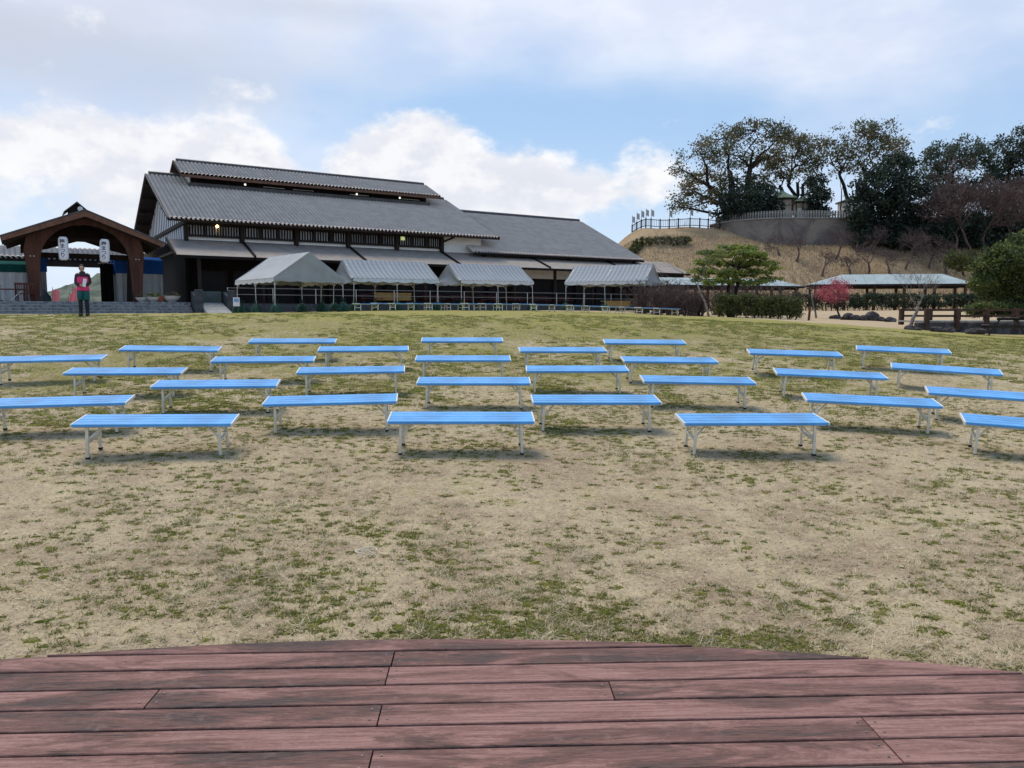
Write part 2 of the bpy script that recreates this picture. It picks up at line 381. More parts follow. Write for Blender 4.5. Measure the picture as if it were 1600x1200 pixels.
def lawn_material():
    m_, N, p = principled('lawn_ground')
    pos = N.n('ShaderNodeNewGeometry').outputs['Position']
    sp = N.n('ShaderNodeSeparateXYZ'); N.put(sp.inputs[0], pos); px, py, pz = sp.outputs
    big = N.noise(pos, .22, 4, .55, .5); mid = N.noise(pos, 1.1, 5, .6, .4); tuft = N.noise(pos, 5.5, 6, .65, .3)
    fine = N.noise(pos, 26, 5, .7); grain = N.noise(pos, 110, 4, .7)
    soil = N.mix(N.ss(mid, .35, .65), (.325, .245, .165), (.435, .345, .245))
    dry = N.mix(N.ss(fine, .35, .65), (.300, .225, .120), (.490, .390, .220))
    straw = N.mix(N.ss(grain, .4, .62), dry, (.50, .43, .30))
    near = N.ss(py, 8., 13., 0., 1.)
    dmask = N.ss(N.m('ADD', N.m('ADD', N.m('MULTIPLY', tuft, .5), N.m('MULTIPLY', mid, .55)), N.m('MULTIPLY', fine, .35)), .60, .82)
    dmask = N.m('MAXIMUM', dmask, N.m('MULTIPLY', near, N.ss(tuft, .30, .55)))
    c = N.mix(dmask, soil, straw)
    fleck = N.noise(pos, 44, 4, .75); fleck2 = N.noise(pos, 13, 5, .7)
    fk = N.m('ADD', N.m('MULTIPLY', fleck, .62), N.m('MULTIPLY', fleck2, .38))
    c = N.mix(N.m('MULTIPLY', N.ss(fk, .53, .63), N.ss(py, 6., 11., .68, .85)), c, (.58, .49, .34))
    c = N.mix(N.m('MULTIPLY', N.ss(fk, .47, .385), N.ss(py, 6., 11., .72, .8)), c, (.125, .098, .064))
    c = N.mix(N.m('MULTIPLY', near, N.m('MULTIPLY', N.ss(fleck2, .48, .38), .7)), c, (.105, .092, .050))
    thatch = N.ss(N.m('ADD', N.m('MULTIPLY', fine, .6), N.m('MULTIPLY', tuft, .4)), .42, .33)
    c = N.mix(N.m('MULTIPLY', thatch, .55), c, (.105, .085, .062))
    green = N.mix(N.ss(fine, .38, .62), (.095, .102, .018), (.260, .240, .055))
    far_g = N.ss(py, 17., 26., 0., 1.); midg = N.ss(py, 10.5, 15., 0., 1.)
    leftdry = N.ss(px, -14., -5., 1., 0.)
    bias = N.m('ADD', N.m('MULTIPLY', midg, .12), N.m('MULTIPLY', far_g, .14))
    bias = N.m('SUBTRACT', bias, N.m('MULTIPLY', leftdry, N.m('MULTIPLY', far_g, .14)))
    rightdry = N.m('MULTIPLY', N.ss(px, 2.5, 7., 0., 1.), N.ss(py, 12., 19., 1., 0.))
    bias = N.m('SUBTRACT', bias, N.m('MULTIPLY', rightdry, .06))
    fld = N.m('ADD', N.m('ADD', N.m('MULTIPLY', big, .35), N.m('MULTIPLY', mid, .35)), N.m('ADD', N.m('MULTIPLY', tuft, .45), bias))
    gm = N.m('MULTIPLY', N.ss(fld, .625, .745), N.ss(fine, .36, .54, .2, .95))
    green = N.mix(N.m('MULTIPLY', far_g, .75), green, N.mix(N.ss(tuft, .35, .65), (.180, .178, .030), (.375, .330, .085)))
    c = N.mix(gm, c, green)
    # worn dirt beyond the grass crest
    dirt = N.m('MULTIPLY', N.ss(N.m('ADD', py, N.m('MULTIPLY', mid, 5.)), 33., 37., 0., 1.), N.ss(px, 9., 13., 0., 1.))
    dirt2 = N.m('MULTIPLY', N.ss(py, 29., 34., 0., 1.), N.ss(px, -13., -17., 0., 1.))
    dirt3 = N.ss(py, 47., 50., 0., 1.)
    dd = N.m('MAXIMUM', N.m('MAXIMUM', dirt, dirt2), dirt3)
    c = N.mix(N.m('MULTIPLY', dd, .92), c, N.mix(N.ss(tuft, .3, .7), (.40, .30, .20), (.50, .39, .27)))
    N.put(p.inputs['Base Color'], c); p.inputs['Roughness'].default_value = .95; p.inputs['Specular IOR Level'].default_value = .1
    b = N.n('ShaderNodeBump'); b.inputs['Strength'].default_value = .75; b.inputs['Distance'].default_value = .03
    N.put(b.inputs['Height'], N.m('ADD', N.m('ADD', N.m('MULTIPLY', tuft, .8), N.m('MULTIPLY', fk, .8)), N.m('ADD', N.m('MULTIPLY', fine, .6), N.m('MULTIPLY', grain, .25))))
    N.put(p.inputs['Normal'], b.outputs[0])
    return m_
M['lawn'] = lawn_material()
gx = grid_axis(-2500, 2500, .35, -14, 16); gy = grid_axis(-60, 3000, .3, 0, 34)
lawn = sheet('lawn', gx, gy, zg, M['lawn']); tag(lawn, kind='structure')

# hill at the right
def smst(a, b, x):
    t = np.clip((x-a)/(b-a), 0, 1); return t*t*(3-2*t)
WALL_Y, WALL_X0, WALL_X1, WALL_TOP = 91.0, 24.6, 60.0, 10.9
def hill_z(x, y):
    # y where the foot begins and the profile of the bank
    t = y-73.
    bank = np.interp(t, [-3, 0, 4, 8, 14, 18, 21, 24, 40], [-.6, .0, 1.6, 3.5, 6.6, 8.6, 9.9, 10.5, 10.8])
    low = np.interp(t, [-3, 0, 4, 8, 13, 17, 24], [-.6, .0, 1.6, 3.3, 6.0, 7.7, 8.1])
    k = smst(24.5, 33., x)
    z = bank*(1-k)+low*k
    yw = np.interp(x, [25., 25.6, 26.6, 28.5, 31., 60.], [98.5, 96.2, 94., 92.2, 91., 91.])
    z = np.where((y > yw+.35) & (x > 25.1), WALL_TOP-.03, z)
    left = smst(2.0, 16.5, x-(y-92)*.12)
    z = -.8+(z+.8)*left
    return z+.10*np.sin(.9*x+.3*y)*np.sin(.7*y)*smst(0, 3, t)
def hill_material():
    m_, N, p = principled('hill_dry_grass')
    pos = N.n('ShaderNodeNewGeometry').outputs['Position']
    a = N.noise(pos, .25, 5, .6, .5); b = N.noise(pos, 2.2, 6, .65); d = N.noise(pos, 9, 5, .65)
    c = N.mix(N.ss(a, .35, .65), (.30, .215, .130), (.39, .29, .180))
    c = N.mix(N.ss(b, .54, .72), c, (.27, .185, .11)); c = N.mix(N.m('MULTIPLY', N.ss(d, .5, .7), .5), c, (.56, .44, .29))
    N.put(p.inputs['Base Color'], c); p.inputs['Roughness'].default_value = .95; p.inputs['Specular IOR Level'].default_value = .1
    bm = N.n('ShaderNodeBump'); bm.inputs['Strength'].default_value = .8; bm.inputs['Distance'].default_value = .15
    N.put(bm.inputs['Height'], N.m('ADD', b, d)); N.put(p.inputs['Normal'], bm.outputs[0])
    return m_
M['hill'] = hill_material()
hill = sheet('hill', grid_axis(0, 160, .5, 4, 62), grid_axis(70, 150, .35, 70, 100), hill_z, M['hill']); tag(hill, kind='structure')
def hz(x, y): return float(hill_z(np.array(float(x)), np.array(float(y))))

# far wooded hill seen through the gate
def far_hill():
    m_, N, p = principled('far_wood')
    pos = N.n('ShaderNodeNewGeometry').outputs['Position']; n = N.noise(pos, .12, 6, .65)
    N.put(p.inputs['Base Color'], N.mix(N.ss(n, .35, .65), (.045, .060, .045), (.13, .15, .11))); p.inputs['Roughness'].default_value = 1
    xs = np.arange(-360, -40, 2.); ys = np.arange(260, 420, 2.5)
    def zf(X, Y):
        base = 21*np.exp(-((X+150)/34)**2-((Y-330)/50)**2)+2*np.exp(-((X+205)/25)**2-((Y-330)/50)**2)-1.
        bump = 1.6*np.abs(np.sin(X*.31+np.sin(Y*.2)*2)*np.sin(Y*.27+X*.05))+1.0*np.abs(np.sin(X*.83+1)*np.sin(Y*.71))
        return base+bump*np.clip(base/4, 0, 1)
    o = sheet('wooded_hill', xs, ys, zf, m_); tag(o, kind='structure')
far_hill()

# ------------------------------------------------------------------ the wooden stage under the camera
def deck_material():
    m_, N, p = principled('deck_wood')
    pos = N.n('ShaderNodeNewGeometry').outputs['Position']
    rnd = N.n('ShaderNodeObjectInfo').outputs['Random']
    cx = N.n('ShaderNodeCombineXYZ'); N.put(cx.inputs[0], N.m('MULTIPLY', rnd, 37.)); N.put(cx.inputs[1], N.m('MULTIPLY', rnd, 11.))
    v = N.vm('ADD', N.mapping(pos, rot=(0, 0, R(-2.1))), cx.outputs[0])
    patch = N.noise(N.mapping(v, scale=(.8, 4.2, 1)), 1.7, 7, .68, .6)
    streak = N.noise(N.mapping(v, scale=(1.0, 26, 1)), 2.6, 6, .6, .6)
    grain = N.noise(N.mapping(v, scale=(3.5, 120, 1)), 4.0, 6, .72, .35)
    speck = N.noise(N.mapping(v, scale=(.5, 1.4, 1)), 70, 5, .75)
    red = N.mix(N.ss(streak, .35, .65), (.180, .088, .075), (.325, .182, .158))
    red = N.mix(N.m('MULTIPLY', N.ss(speck, .48, .68), .5), red, (.39, .245, .22))
    grey = N.mix(N.ss(grain, .38, .62), (.040, .029, .028), (.150, .108, .098))
    w = N.m('ADD', N.m('MULTIPLY', patch, .78), N.m('ADD', N.m('MULTIPLY', streak, .22), N.m('MULTIPLY', N.m('SUBTRACT', rnd, .45), .09)))
    mid_ = N.mix(N.ss(grain, .38, .62), (.090, .048, .041), (.205, .118, .100))
    c = N.mix(N.ss(w, .46, .53), red, mid_); c = N.mix(N.ss(w, .53, .60), c, grey)
    c = N.mix(N.m('MULTIPLY', N.ss(N.noise(v, 9, 6, .7, .4), .56, .70), .4), c, (.27, .175, .155))
    c = N.mix(N.m('MULTIPLY', N.ss(grain, .54, .66), .6), c, (.055, .038, .038))
    crack = N.noise(N.mapping(v, scale=(1.2, 60, 1)), 2.2, 3, .5, 2.2)
    c = N.mix(N.m('MULTIPLY', N.ss(crack, .655, .675), N.ss(patch, .46, .56, 0., .9)), c, (.015, .011, .012))
    N.put(p.inputs['Base Color'], c)
    N.put(p.inputs['Roughness'], N.ss(w, .35, .6, .65, .9)); p.inputs['Specular IOR Level'].default_value = .18
    b = N.n('ShaderNodeBump'); b.inputs['Strength'].default_value = .45; b.inputs['Distance'].default_value = .006
    N.put(b.inputs['Height'], N.m('ADD', grain, N.m('MULTIPLY', N.noise(N.mapping(v, scale=(1.3, 40, 1)), 5, 4, .6, 1.5), .8))); N.put(p.inputs['Normal'], b.outputs[0])
    return m_
M['deck'] = deck_material()
DECK_Z, DC, DR = -1.5, (-.287, -5.60), 9.018
deck = empty('wooden_deck', (0, 0, 0), kind='structure'); deck['label'] = 'weathered red brown plank stage with a curved front edge'
da = R(2.1); dca, dsa = math.cos(da), math.sin(da)
def d2w(x, y): return (x*dca-y*dsa, x*dsa+y*dca)
dcx, dcy = DC[0]*dca+DC[1]*dsa, -DC[0]*dsa+DC[1]*dca        # circle centre in the plank frame
rows = [3.312+.166, 3.312, 3.162, 3.0, 2.845, 2.689, 2.538]
while rows[-1] > -.6: rows.append(rows[-1]-.153)
joints = {0: [], 1: [-.40], 2: [-.405], 3: [-1.30, .505], 4: [-.395], 5: [1.40], 6: [-.385, 1.40], 7: [.6, -1.9], 8: [-.4], 9: [1.4], 10: [.5, -1.3]}
screws = MB()
for k in range(len(rows)-1):
    y1, y0 = rows[k]-.0065, rows[k+1]+.0065
    half = math.sqrt(max(DR**2-(y0-dcy)**2, 0)); xl, xr = max(dcx-half, -5.2), min(dcx+half, 5.2)
    cuts = [xl]+[j for j in joints.get(k, [random.choice((-.4, .5, 1.4)), -2.2]) if xl < j < xr]; cuts = sorted(cuts)+[xr]
    for a, b in zip(cuts[:-1], cuts[1:]):
        a += 0 if a == xl else .003; b -= 0 if b == xr else .003
        xs = np.linspace(a, b, 26); dzp = random.uniform(-.0015, .0015)
        top0, top1, bot0, bot1 = [], [], [], []
        for x in xs:
            cy_ = dcy+math.sqrt(max(DR**2-(x-dcx)**2, 0)); ye = max(min(y1, cy_), y0+.0008)
            p0, p1 = d2w(x, y0), d2w(x, ye); c = .003
            q0, q1 = d2w(x, y0+c*.9), d2w(x, max(ye-c, y0+c))
            top0.append([(p0[0], p0[1], DECK_Z-.036), (p0[0], p0[1], DECK_Z-c+dzp), (q0[0], q0[1], DECK_Z+dzp), (q1[0], q1[1], DECK_Z+dzp), (p1[0], p1[1], DECK_Z-c+dzp), (p1[0], p1[1], DECK_Z-.036)])
        mb = MB(); mb.loft(top0); mb.build('plank', M['deck'], deck)
        for e in (a+.03, b-.03):
            for yy in (y0+.035, y1-.035):
                if -2.6 < e < 2.6 and yy < dcy+math.sqrt(DR**2-(e-dcx)**2)-.03 and 2.3 < yy:
                    w_ = d2w(e, yy); screws.ell(w_[0], w_[1], [(DECK_Z-.004, .0045, .0045), (DECK_Z+.0022, .0045, .0045)], 8)
tag(screws.build('screws', mat('screw_steel', (.25, .22, .20), .4, metal=.6), deck), kind='stuff')
mb = MB(); N_ = 90
inner = []; 
for i in range(N_+1):
    t = R(90-46)+R(92)*i/N_
    rr_ = DR-.02; x, y = DC[0]+rr_*math.cos(t), DC[1]+rr_*math.sin(t); x2, y2 = DC[0]+(rr_-.03)*math.cos(t), DC[1]+(rr_-.03)*math.sin(t)
    inner.append([(x, y, DECK_Z-.038), (x, y, DECK_Z-.70), (x2, y2, DECK_Z-.70), (x2, y2, DECK_Z-.038)])
mb.loft(inner); mb.build('fascia_board', M['deck'], deck)
mb = MB(); mb.box((-5, -.8, DECK_Z-.07), (5, 2.6, DECK_Z-.05)); mb.build('underlay', M['timber_black'], deck)

# ------------------------------------------------------------------ benches
BL, BW, BH = 1.8, .50, .42
def make_bench():
    t = empty('folding_bench')
    # two blue extruded slats with a groove between, white end caps
    for y0, y1 in ((0.0, .246), (.254, .50)):
        mb = MB(); x0, x1 = -BL/2+.016, BL/2-.016
        g = .004; prof = [(y0, BH-.034), (y0, BH-.006), (y0+.006, BH)]
        ym = (y0+y1)/2
        prof += [(ym-.012, BH), (ym-.007, BH-g), (ym+.007, BH-g), (ym+.012, BH), (y1-.006, BH), (y1, BH-.006), (y1, BH-.034)]
        mb.prismx(prof, x0, x1); mb.build('slat', M['bench_blue'], t)
    for s in (-1, 1):
        mb = MB(); mb.bbox((s*(BL/2-.008)-.0085, -.004, BH-.037), (s*(BL/2-.008)+.0085, .504, BH+.003), .003); mb.build('end_cap', M['bench_white'], t)
    for s in (-1, 1):
        xl = s*(BL/2-.165)
        for y in (.05, .45):
            mb = MB(); mb.bar((xl+s*.012, y-(.012 if y < .2 else -.012), .012), (xl, y, BH-.034), .031, .031); lg = mb.build('leg', M['bench_leg'], t)
            mb = MB(); mb.box((xl+s*.012-.021, y-.033 if y < .2 else y-.009, -.012), (xl+s*.012+.021, y+.009 if y < .2 else y+.033, .012)); mb.build('foot', M['rubber'], lg)
        mb = MB(); mb.bar((xl+s*.005, .06, .19), (xl+s*.005, .44, .19), .024, .034); mb.build('crossbar', M['bench_leg'], t)
        for y in (.06, .44): MB().bar((xl, y, .225), (xl-s*.17, .25+(y-.25)*.55, BH-.037), .014, .02).build('brace', M['bench_leg'], t)
        mb = MB(); mb.bar((xl-s*.17, .10, BH-.045), (xl-s*.17, .40, BH-.045), .03, .018); mb.build('hinge_bar', M['bench_leg'], t)
    for y in (.07, .43): MB().bar((-BL/2+.02, y, BH-.046), (BL/2-.02, y, BH-.046), .02, .022).build('under_rail', M['bench_leg'], t)
    return t
FIT = [(-4.245, 8.979, -1.313, .165, -.018), (-6.018, 9.963, -1.201, .224, .005), (-4.434, 11.383, -1.096, .175, -.008), (-6.336, 12.46, -.986, .197, -.012),
 (-8.241, 13.537, -.842, .253, .008), (-6.602, 14.778, -.723, .21, -.021), (-4.495, 13.816, -.875, .163, -.003), (-4.646, 16.214, -.626, .143, -.005), (-2.963, 15.318, -.755, .148, .001),
 (-1.085, 16.782, -.627, .063, -.002), (-.915, 14.324, -.888, .05, -.003), (-2.705, 12.848, -.996, .13, .006), (-.603, 11.978, -1.105, .021, -.003), (-2.462, 10.323, -1.218, .125, .01),
 (-.616, 9.236, -1.317, .046, -.007), (2.937, 16.878, -.676, -.024, -.007), (1.054, 15.608, -.787, .058, -.004), (3.005, 14.444, -.924, .009, -.014), (1.145, 13.315, -1.013, .002, .002),
 (3.003, 12.204, -1.111, -.027, -.017), (1.183, 10.543, -1.24, .04, -.005), (3.004, 9.322, -1.348, .021, 0), (5.677, 15.328, -.838, -.162, -.026), (8.224, 16.133, -.811, -.374, -.029),
 (7.901, 13.944, -1.061, -.428, -.043), (5.445, 13.028, -1.076, -.197, -.031), (7.148, 11.257, -1.245, -.392, -.038), (5.095, 10.741, -1.272, -.216, -.027), (6.483, 9.156, -1.393, -.405, -.034)]
COLS = [[4], [1, 3, 5], [0, 2, 6, 7], [13, 11, 8], [14, 12, 10, 9], [20, 18, 16], [21, 19, 17, 15], [27, 25, 22], [28, 26, 24, 23]]
ORD = ['first', 'second', 'third', 'fourth', 'fifth', 'sixth', 'seventh', 'eighth', 'ninth', 'tenth', 'eleventh', 'twelfth', 'thirteenth', 'fourteenth', 'fifteenth', 'sixteenth', 'seventeenth', 'eighteenth', 'nineteenth', 'twentieth']
bench0 = make_bench(); first = True
for ci, cc in enumerate(COLS):
    for ri, i in enumerate(cc):
        x, y, z, yaw, roll = FIT[i]
        o = bench0 if first else copy_tree(bench0); first = False
        tilt = .1168+.0029*(y-12)
        Rm = Matrix.Rotation(yaw, 3, 'Z')@Matrix.Rotation(-roll, 3, 'Y')@Matrix.Rotation(tilt, 3, 'X')
        o.rotation_euler = Rm.to_euler(); o.location = Vector((x, y, z))-Rm@Vector((0, 0, BH))
        cname = 'leftmost' if ci == 0 else 'rightmost' if ci == 8 else ORD[ci]+' from left'
        if len(cc) == 1: lab = 'lone blue bench with cream legs at the left edge, leftmost column'
        else:
            rn = ['nearest the stage', 'second from the stage', 'third from the stage', 'fourth from the stage'][ri]
            lab = f'blue bench with cream legs, {rn} in the {cname} column'
        tag(o, lab, 'bench', 'blue folding benches on the lawn')
# far benches by the tents, seen nearly end on
far_n = 18
for i in range(far_n):
    u = 578+i*(1046-578)/(far_n-1); k = i/(far_n-1)
    Y = 43.2+2.0*math.sin(k*3.1)-2.2*k*k+(.9 if i % 2 else 0)
    p = at(u, 488, Y); o = copy_tree(bench0)
    yaw = R(64-20*k+random.uniform(-9, 9))
    o.rotation_euler = (0, R(1.2)*k, yaw); o.location = (p.x, p.y, z1(p.x, p.y)+.0)
    tag(o, f'small distant blue bench in front of the tents, {ORD[i]} from left', 'bench', 'distant benches by the tents')

# ------------------------------------------------------------------ main hall (own frame: u along the front, w to the back)
BA = R(32.421); BO = Vector((-22.911, 52.0, 0)); BU = Vector((math.cos(BA), math.sin(BA), 0)); BWv = Vector((-math.sin(BA), math.cos(BA), 0))
def BF(u, w, z=0): return BO+BU*u+BWv*w+Vector((0, 0, z))
def tile_roof(name, u0, u1, w0, z0, w1, z1_, parent, mt, per=.30, course=.30, amp=.060, step=.03, cols=6, clip=None):
    """pantile slope from the eave (w0,z0) to the ridge (w1,z1): waves across, steps up the slope"""
    run = math.hypot(w1-w0, z1_-z0); nr = int(round(run/course)); nc = int(round((u1-u0)/per))*cols
    us = np.linspace(u0, u1, nc+1); ph = (np.arange(nc+1) % cols)/cols*2*np.pi
    prof = amp*(2*np.sqrt(np.clip(1-(ph/np.pi-1)**2, 0, 1))-1.2)
    d = np.array([(w1-w0)/run, (z1_-z0)/run]); nrm = np.array([-d[1], d[0]])*np.sign(w1-w0)
    if nrm[1] < 0: nrm = -nrm
    V = []
    for r in range(nr):
        for e, h in ((0, step), (1, 0)):
            t = (r+e)/nr*run
            base = np.array([w0, z0])+d*t; hh = prof+h+amp
            V.append(np.stack([us, base[0]+nrm[0]*hh, base[1]+nrm[1]*hh], -1))
    V = np.concatenate(V); n = nc+1
    i = (np.arange(2*nr-1)[:, None]*n+np.arange(nc)[None]).ravel(); F = np.stack([i, i+1, i+1+n, i+n], -1)
    o = np_mesh(name, V, F, mt, parent); o['kind'] = 'stuff'
    return o
def eave_caps(name, u0, u1, w, z, parent, mt, per=.30, r=.06):
    mb = MB(); n = int(round((u1-u0)/per))
    for i in range(n):
        u = u0+(i+.28)*per; mb.tube([(u, w-.03, z+.035), (u, w+.05, z+.055)], r, 6)
    o = mb.build(name, mt, parent, fix=False); o['kind'] = 'stuff'; return o

hall = empty('market_hall', BO, BA, 'long dark timber hall with stacked grey tiled roofs and white gable', 'building')
UL, UR = 0.0, 25.86; WE, ZE, WR, ZR = 0., 6.26, 9.8, 10.53
# roofs
rt = MB(); rt.prismx([(WE, ZE-.16), (WE, ZE), (WR, ZR), (2*WR-WE, ZE), (2*WR-WE, ZE-.16), (WR, ZR-.22)], UL+.02, UR-.02)
roof = rt.build('roof', M['timber_dark'], hall)
tile_roof('roof_tiles', UL, UR, WE-.08, ZE-.02, WR-.05, ZR, roof, M['tile'])
tile_roof('back_roof_tiles', UL, UR, 2*WR-WE+.08, ZE-.02, WR+.05, ZR, roof, M['tile'], cols=4, course=1.2)
eave_caps('eave_tiles', UL, UR, WE-.10, ZE-.01, roof, M['tile'])
def ridge(u0, u1, w, z, parent, h=.34, wd=.34):
    mb = MB()
    mb.prismx([(w-wd/2, z-.05), (w-wd/2, z+h*.3), (w-wd*.42, z+h*.3), (w-wd*.42, z+h*.6), (w-wd*.32, z+h*.6), (w-wd*.3, z+h*.8), (w, z+h), (w+wd*.3, z+h*.8), (w+wd*.42, z+h*.6), (w+wd/2, z-.05)], u0, u1)
    return mb.build('ridge_cap', M['tile_dark'], parent)
ridge(UL+.2, UR-.2, WR, ZR, roof, .32)
for s in (UL, UR):        # verge boards
    for sg in (-1, 1):
        mb = MB(); a = (s, WR, ZR-.02); b = (s, WR+sg*(WR-WE+.05), ZE-.06); mb.bar(a, b, .07, .26); mb.build('verge_board', M['timber_dark'], roof)
    mb = MB()
    for sg in (-1, 1):
        n = 36
        for i in range(n):
            t = (i+.5)/n; mb.bar((s+(.0 if s else .0), WR+sg*(WR-WE)*(t-.013), ZR+.06+(ZE-ZR)*(t-.013)), (s, WR+sg*(WR-WE)*(t+.013), ZR+.06+(ZE-ZR)*(t+.013)), .12, .08)
    tag(mb.build('verge_tiles', M['tile_dark'], roof), kind='stuff')
# purlins under the left verge
for t in (.08, .28, .48, .68, .88):
    for sg in (-1, 1):
        mb = MB(); w = WR+sg*(WR-WE)*t; z = ZR+(ZE-ZR)*t-.34; mb.bar((.06, w, z), (1.3, w, z), .16, .2); mb.build('purlin', M['timber_dark'], roof)
# clerestory
CU0, CU1 = 2.72, 23.0
cl = empty('clerestory'); cl.parent = hall
mb = MB(); mb.box((CU0+.15, 7.75, 9.3), (CU1-.15, 2*WR-7.75, 10.75)); mb.build('clerestory_wall', M['timber_black'], cl)
for s in (CU0+.08, CU1-.20):
    mb = MB(); mb.prismx([(7.8, 9.5), (7.8, 10.60), (WR, 11.75), (2*WR-7.8, 10.60), (2*WR-7.8, 9.5)], s, s+.12); mb.build('end_wall', M['plaster'], cl)
mb = MB(); mb.bar((CU0-.02, 7.55, 9.66), (CU1+.02, 7.55, 9.66), .5, .42); mb.build('sill_band', M['tile_dark'], cl)
mb = MB()
n = int((CU1-CU0)/.27)
for i in range(n): mb.tube([(CU0+.13+i*.27, 7.22, 9.42), (CU0+.13+i*.27, 7.38, 9.50)], .075, 6)
tag(mb.build('flashing_tiles', mat('tile_edge', (.42, .43, .45), .5), cl, fix=False), kind='stuff')
for i in range(9):
    u = CU0+.4+i*2.42
    mb = MB(); mb.box((u, 7.66, 9.92), (u+.14, 7.80, 10.5)); mb.build('mullion', M['timber_dark'], cl)
for i in (3, 4, 6, 8): 
    mb = MB(); mb.box((CU0+.75+(i-1)*2.42, 7.70, 10.02), (CU0+2.5+(i-1)*2.42, 7.74, 10.07)); mb.build('vent_slot', M['board_white'], cl)
for u in (6.9, 16.2, 20.2):
    mb = MB(); mb.ell(u, 7.6, [(10.02, .05, .05), (10.07, .085, .085), (10.14, .07, .07), (10.17, .03, .03)], 8); mb.build('flood_lamp', M['lamp_white'], cl)
CE, CZ_, CR = 6.75, 10.36, 11.72
mb = MB(); mb.prismx([(CE, CZ_-.12), (CE, CZ_), (WR, CR), (2*WR-CE, CZ_), (2*WR-CE, CZ_-.12), (WR, CR-.15)], 2.02, 23.75); crf = mb.build('clerestory_roof', M['timber_dark'], cl)
tile_roof('clerestory_tiles', 1.98, 23.79, CE-.08, CZ_-.01, WR-.05, CR, crf, M['tile'])
tile_roof('clerestory_back_tiles', 1.98, 23.79, 2*WR-CE+.08, CZ_-.01, WR+.05, CR, crf, M['tile'], cols=4, course=1.)
ridge(2.2, 23.6, WR, CR, crf, .30)
mb = MB(); mb.box((1.98, CE-.07, CZ_-.22), (23.79, CE+.02, CZ_-.03)); mb.build('fascia_board', M['fascia_brown'], crf)
for s in (2.0, 23.77):
    for sg in (-1, 1):
        mb = MB(); mb.bar((s, WR, CR+.02), (s, WR+sg*(WR-CE), CZ_), .08, .2); mb.build('verge_board', M['timber_dark'], crf)
# upper wall with lattice bays
PU = [1.24, 4.99, 8.90, 12.91, 16.96, 20.96]
mb = MB(); mb.box((1.3, 1.26, 4.6), (24.7, 1.5, 6.55)); mb.build('front_wall', M['timber_black'], hall)
for i, (a, b) in enumerate(zip(PU[:-1], PU[1:])):
    bay = empty('window_bay'); bay.parent = hall
    mb = MB(); mb.box((a+.17, 1.20, 5.02), (b-.17, 1.262, 5.27)); mb.build('plaster_strip', M['plaster'], bay)
    mb = MB(); mb.box((a+.10, .98, 5.27), (b-.10, 1.30, 5.36)); mb.build('sill', M['timber_dark'], bay)
    mb = MB()
    k = int((b-a)/.115)
    for j in range(k): mb.box((a+.12+j*.115, 1.0, 5.20), (a+.17+j*.115, 1.10, 5.27))
    tag(mb.build('dentils', M['timber_dark'], bay, fix=False), kind='stuff')
    mb = MB(); mb.box((a+.20, 1.215, 5.36), (b-.20, 1.262, 6.02)); mb.build('pane', M['board_white'] if i != 3 else M['white_cloth'], bay)
    mb = MB(); x = a+.22; j = 0
    sp = (.185, .20, .20, .20, .20)[i]
    while x < b-.26:
        mb.box((x, 1.09, 5.34), (x+.085, 1.17, 6.05)); x += sp; j += 1
    tag(mb.build('lattice_bars', M['timber_black'], bay, fix=False), kind='stuff')
    for t in (.33, .66):
        hw_ = .12 if i else .05; MB().box((a+(b-a)*t-hw_, 1.05, 5.34), (a+(b-a)*t+hw_, 1.20, 6.05)).build('stile', M['timber_dark'], bay)
    mb = MB(); mb.box((a+.1, 1.0, 6.05), (b-.1, 1.25, 6.22)); mb.build('head_beam', M['timber_dark'], bay)
for u in PU:
    mb = MB(); mb.box((u-.13, .92, 4.8), (u+.13, 1.3, 6.5)); mb.build('post', M['timber_dark'], hall)
mb = MB(); mb.box((21.1, 1.19, 4.7), (24.75, 1.262, 6.35)); mb.build('plaster_wall', M['plaster'], hall)
mb = MB(); mb.bar((21.0, 1.1, 5.75), (21.75, .35, 6.15), .1, .14); mb.build('bracket', M['timber_dark'], hall)
# lit lamp; a greenish gallery window reflection put in as a dim glowing box
lamp = MB(); lamp.ell(3.30, .98, [(5.90, .03, .03), (5.93, .08, .08), (6.0, .10, .10), (6.06, .07, .07), (6.09, .03, .03)], 10); lamp.build('wall_lamp', M['lamp_warm'], hall)
mb = MB(); mb.box((17.30, 1.02, 5.74), (17.62, 1.10, 6.02)); mb.build('window_reflection', mat('reflection_green', (.6, .7, .3), .5, em=((.75, .85, .35), .22)), hall)
# white board gable at the left end with battens and a dark tie beam
mb = MB(); mb.prismx([(1.22, 4.4), (1.22, 6.62), (WR, ZR-.42), (2*WR-1.22, 6.62), (2*WR-1.22, 4.4)], 1.12, 1.24); gable = mb.build('gable_wall', M['board_white'], hall)
for k in range(1, 20):
    w = 1.22+k*.86; zt = 6.62+(ZR-.42-6.62)*(1-abs(w-WR)/(WR-1.22))
    if w < 2*WR-1.3: mb = MB(); mb.box((1.08, w-.03, 4.4), (1.12, w+.03, zt)); mb.build('batten', M['timber_dark'], gable)
mb = MB(); mb.bar((1.05, .1, 6.1), (1.05, 2*WR-.1, 6.1), .16, .26); mb.build('tie_beam', M['timber_dark'], hall)
